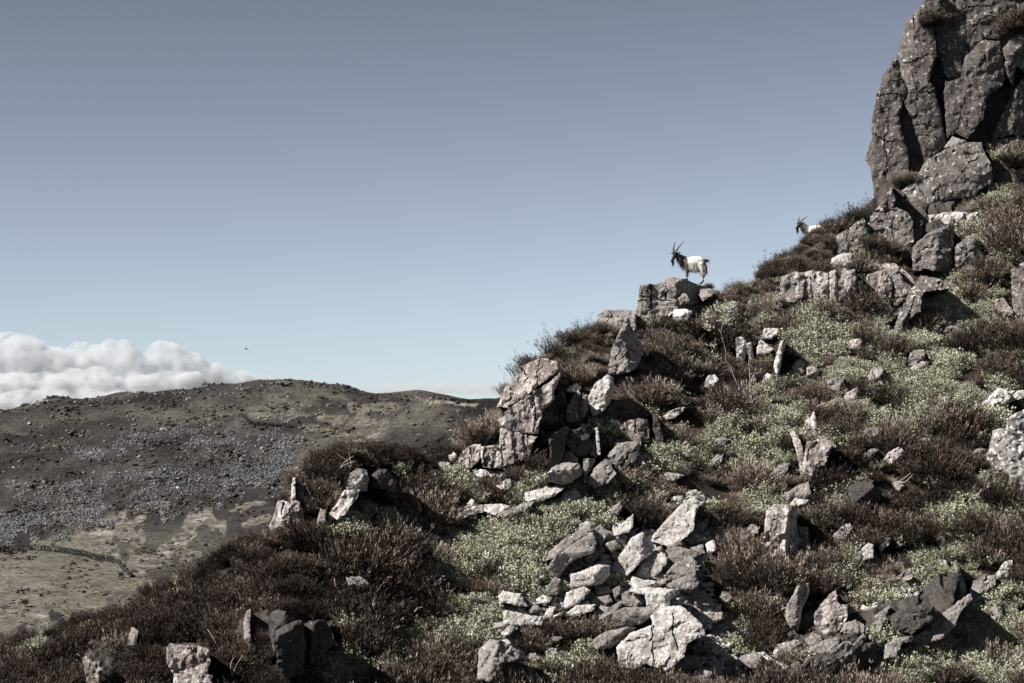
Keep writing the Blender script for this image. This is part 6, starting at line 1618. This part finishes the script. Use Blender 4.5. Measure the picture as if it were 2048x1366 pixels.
    if not lying:
        n_ = 500
        sy = rng.choice([-1, 1], n_) * rng.uniform(0.06, 0.17, n_)
        rt = np.stack([rng.uniform(0.37, 0.56, n_), sy, rng.uniform(0.26, 0.46, n_)], 1)
        strands('thigh_hair', coat, root, rt, np.array([[0.25, 0, -1]]) + rng.normal(0, 0.15, (n_, 3)), 0.15, 0.008, rng, 0.1)
    n_ = 320
    t = rng.uniform(0, 1, n_)
    P0, P1 = np.array([-0.10, 0, 0.44 + zo]), np.array([poll.x + 0.05, poll.y, poll.z - 0.08])
    rt = P0 + (P1 - P0) * t[:, None] + np.stack([rng.normal(0, 0.03, n_), rng.normal(0, 0.06, n_), rng.normal(0, 0.05, n_)], 1)
    strands('neck_mane', coat, root, rt, np.array([[0.15, 0, -1]]) + rng.normal(0, 0.2, (n_, 3)), 0.14, 0.007, rng, 0.1)
    n_ = 70
    tl = np.array([0.565, 0, 0.55 + zo]) + rng.normal(0, 0.012, (n_, 3))
    strands('tail', M['black_hair'] if coat is M['coat'] else M['white_hair'], root, tl, np.array([[0.5, 0, 0.35]]) + rng.normal(0, 0.25, (n_, 3)), 0.13, 0.006, rng, 0.6)
    return root

# hooves on the top of the lookout rock; the rock's own top is measured so that they touch
dg = bpy.context.evaluated_depsgraph_get()
def top_of(obj, x, y):
    me = obj.data; best = None
    o_ = Vector((x, y, 50)) - obj.location
    from mathutils.bvhtree import BVHTree
    bv = BVHTree.FromPolygons([v.co for v in me.vertices], [tuple(p.vertices) for p in me.polygons])
    h_ = bv.ray_cast(o_, Vector((0, 0, -1)))
    return h_[0].z + obj.location.z if h_[0] is not None else None
YGOAT = YG + 0.25
xf = (1374 - CU) / FPX * YGOAT; xh = (1402 - CU) / FPX * YGOAT
zf_, zh_ = top_of(LOOKOUT, xf, YGOAT), top_of(LOOKOUT, xh, YGOAT)
if zf_ is None: zf_ = at(1374, 560, YGOAT).z
if zh_ is None: zh_ = at(1402, 567, YGOAT).z
print('GOAT feet', zf_, zh_, CV - FPX * zf_ / YGOAT, CV - FPX * zh_ / YGOAT)
goat('horned goat with dark head and white shaggy body standing on the lookout rock', (xf, YGOAT, zf_), 0.06, 1.05, M['coat'], (-0.62, -0.55, -0.62), hind_drop=max(-0.02, min(0.2, (zf_ - zh_) / 1.05)), horn_len=0.8, seed=3)
y2 = 75.2
p2 = at(1622, 493, y2)
goat('half-hidden goat with a dark neck and white rump looking out behind skyline heather', tuple(p2), -0.55, 1.0, M['coat_white'], (-0.25, -0.95, -0.30), horn_len=0.62, seed=8)
y3 = YG - 1.15
p3 = at(1356, 634, y3)
goat('white goat lying low in the heather under the lookout rock, head hidden', tuple(p3), -0.6, 0.72, M['coat_lying'] if 'coat_lying' in M else M['white_hair'], (-1, 0, -0.4), lying=True, horn_len=0.5, seed=9)

# ------------------------------------------------------------------ bird
def bird():
    p = at(493, 698, 260)
    root = empty('bird', tuple(p)); tag(root, 'tiny dark bird gliding in the sky left of centre', 'bird')
    root.rotation_euler = (0.15, 0.1, 0.4)
    lofts('body', [[(-0.20, 0, 0, 0.01, 0.01), (-0.13, 0, 0.01, 0.05, 0.05), (0.0, 0, 0, 0.07, 0.06), (0.14, 0, 0, 0.04, 0.03), (0.26, 0, 0.01, 0.05, 0.008)]], M['black_hair'], root, 0)
    for s in (1, -1):
        lofts('wing', [[(-0.02, 0.04 * s, 0.02, 0.10, 0.015), (-0.05, 0.22 * s, 0.07, 0.09, 0.012), (0.02, 0.42 * s, 0.05, 0.06, 0.01), (0.10, 0.55 * s, 0.02, 0.01, 0.004)]], M['black_hair'], root, 0)
bird()

# ------------------------------------------------------------------ little trees in the valley
def valley_tree(u, v, hpx, label, seed):
    Y = far_hit(u, v); r = np.random.default_rng(seed)
    base = np.array(at(u, v, Y)); s = Y / FPX; H = hpx * s
    root = empty('hawthorn_tree', tuple(base)); tag(root, label, 'tree')
    pr = []; tube(pr, [(0, 0, -0.3), (0.05 * H, 0, 0.3 * H), (0.08 * H, 0, 0.75 * H)], 0.05 * H, 0.02 * H)
    v_, f_, t_ = join(pr); link('trunk', fast_mesh('trunk', v_, f_, M['bark']), root)
    m = 700
    a = r.normal(size=(m, 3)); a /= np.linalg.norm(a, axis=1)[:, None]; a *= r.uniform(0.3, 1, (m, 1)) * (1 + 0.3 * np.sin(a[:, :1] * 5 + a[:, 2:] * 7))
    P = a * np.array([0.5 * H, 0.5 * H, 0.36 * H]) + np.array([0.05 * H, 0, 0.66 * H])
    v2, f2 = leaves(P, r.normal(size=(m, 3)), np.full(m, 0.16 * H), np.full(m, 0.05 * H), r)
    link('crown', fast_mesh('crown', v2, f2, M['dark_shrub'], {'tint': np.repeat(r.uniform(0.2, 0.9, m), 4)}), root)
valley_tree(48, 1214, 16, 'small round dark tree alone on the valley field', 1)
valley_tree(20, 1112, 12, 'dark bush just under the valley wall at the left', 2)
valley_tree(242, 1156, 12, 'dark bush beside the tumbled end of the wall', 3)
valley_tree(82, 1196, 8, 'low dark bush right of the lone valley tree', 4)

# ------------------------------------------------------------------ clouds
def cloud_mat(dens, sc):
    m = bpy.data.materials.new('cloud_vapour'); m.use_nodes = True
    nt = m.node_tree; nt.nodes.clear()
    out = nt.nodes.new('ShaderNodeOutputMaterial')
    pv = nt.nodes.new('ShaderNodeVolumePrincipled')
    pv.inputs['Color'].default_value = (0.80, 0.81, 0.83, 1)
    pv.inputs['Anisotropy'].default_value = 0.1
    tc = nt.nodes.new('ShaderNodeTexCoord')
    n1 = noise(nt, tc.outputs['Object'], sc, 6, 0.62)
    d = ramp(nt, n1, [(0.40, (0, 0, 0)), (0.60, (1, 1, 1))])
    nt.links.new(math_n(nt, 'MULTIPLY', d, dens), pv.inputs['Density'])
    nt.links.new(pv.outputs[0], out.inputs['Volume'])
    return m
def cloud(label, puffs, Y, dens, seed, voxel, deep=0.8):
    r = np.random.default_rng(seed); s = Y / FPX
    bm = bmesh.new()
    base = at(puffs[0][0], puffs[0][1], Y)
    for (u, v, ru, rv) in puffs:
        c = at(u, v, Y) - base
        kids = [(Vector((0, 0, 0)), 1.0)]
        for k in range(14):
            a = r.normal(size=3); a /= np.linalg.norm(a); a[2] = abs(a[2]) * 0.9 - 0.15
            kids.append((Vector(a) * 0.78, r.uniform(0.28, 0.5)))
        for off, sc_ in kids:
            mt_ = Matrix.Translation(c + Vector((off.x * ru * s, off.y * ru * s * deep, off.z * rv * s))) @ Matrix.Diagonal((ru * s * sc_, ru * s * deep * sc_, rv * s * sc_, 1))
            bmesh.ops.create_icosphere(bm, subdivisions=3, radius=1, matrix=mt_)
    me = bpy.data.meshes.new('cloud'); bm.to_mesh(me); bm.free()
    me.materials.append(cloud_mat(dens, 0.045))
    o = link('cloud', me); o.location = base
    md = o.modifiers.new('merge', 'REMESH'); md.mode = 'VOXEL'; md.voxel_size = voxel; md.use_smooth_shade = True
    tx_ = bpy.data.textures.new('billow', 'CLOUDS'); tx_.noise_scale = 30; tx_.noise_depth = 6
    md = o.modifiers.new('billow', 'DISPLACE'); md.texture = tx_; md.strength = 26; md.mid_level = 0.5; md.texture_coords = 'LOCAL'
    tag(o, label, 'cloud')
CY = 3600
cloud('long bank of white cumulus above the far hill at the left', [(20, 712, 75, 46), (-70, 720, 90, 50), (110, 728, 60, 36), (170, 716, 52, 32), (230, 714, 50, 32), (285, 735, 40, 28), (330, 712, 44, 34), (375, 730, 44, 26), (420, 745, 44, 20), (470, 755, 40, 14), (520, 758, 34, 10),
      (40, 772, 130, 34), (180, 770, 130, 32), (320, 768, 120, 26), (-160, 750, 140, 60), (-300, 760, 120, 50), (-60, 815, 240, 42), (160, 805, 200, 36), (-350, 810, 240, 50)], CY, 0.09, 4, 3.2)
cloud('thin pale cloud strip low on the horizon behind the ridge', [(740, 776, 60, 9), (820, 778, 90, 12), (910, 776, 80, 11), (980, 778, 80, 10), (1080, 784, 90, 12)], 4200, 0.02, 6, 3.6)

# ------------------------------------------------------------------ haze between here and the far hill
hz = bpy.data.materials.new('air_haze'); hz.use_nodes = True
nt = hz.node_tree; nt.nodes.clear()
out = nt.nodes.new('ShaderNodeOutputMaterial'); pv = nt.nodes.new('ShaderNodeVolumePrincipled')
pv.inputs['Color'].default_value = (0.88, 0.92, 1.0, 1)
pv.inputs['Density'].default_value = 0.00012
pv.inputs['Anisotropy'].default_value = 0.3
nt.links.new(pv.outputs[0], out.inputs['Volume'])
x0, x1, y0_, y1_, z0_, z1_ = -1700, 3300, -60, 2700, -260, 60
V = [(x, y, z) for x in (x0, x1) for y in (y0_, y1_) for z in (z0_, z1_)]
Fh = [(0, 1, 3, 2), (4, 6, 7, 5), (0, 4, 5, 1), (2, 3, 7, 6), (0, 2, 6, 4), (1, 5, 7, 3)]
if HAZE:
    o = link('haze', np_mesh('haze', V, Fh, hz))
    tag(o, 'faint haze filling the valley air', 'haze', kind='stuff')
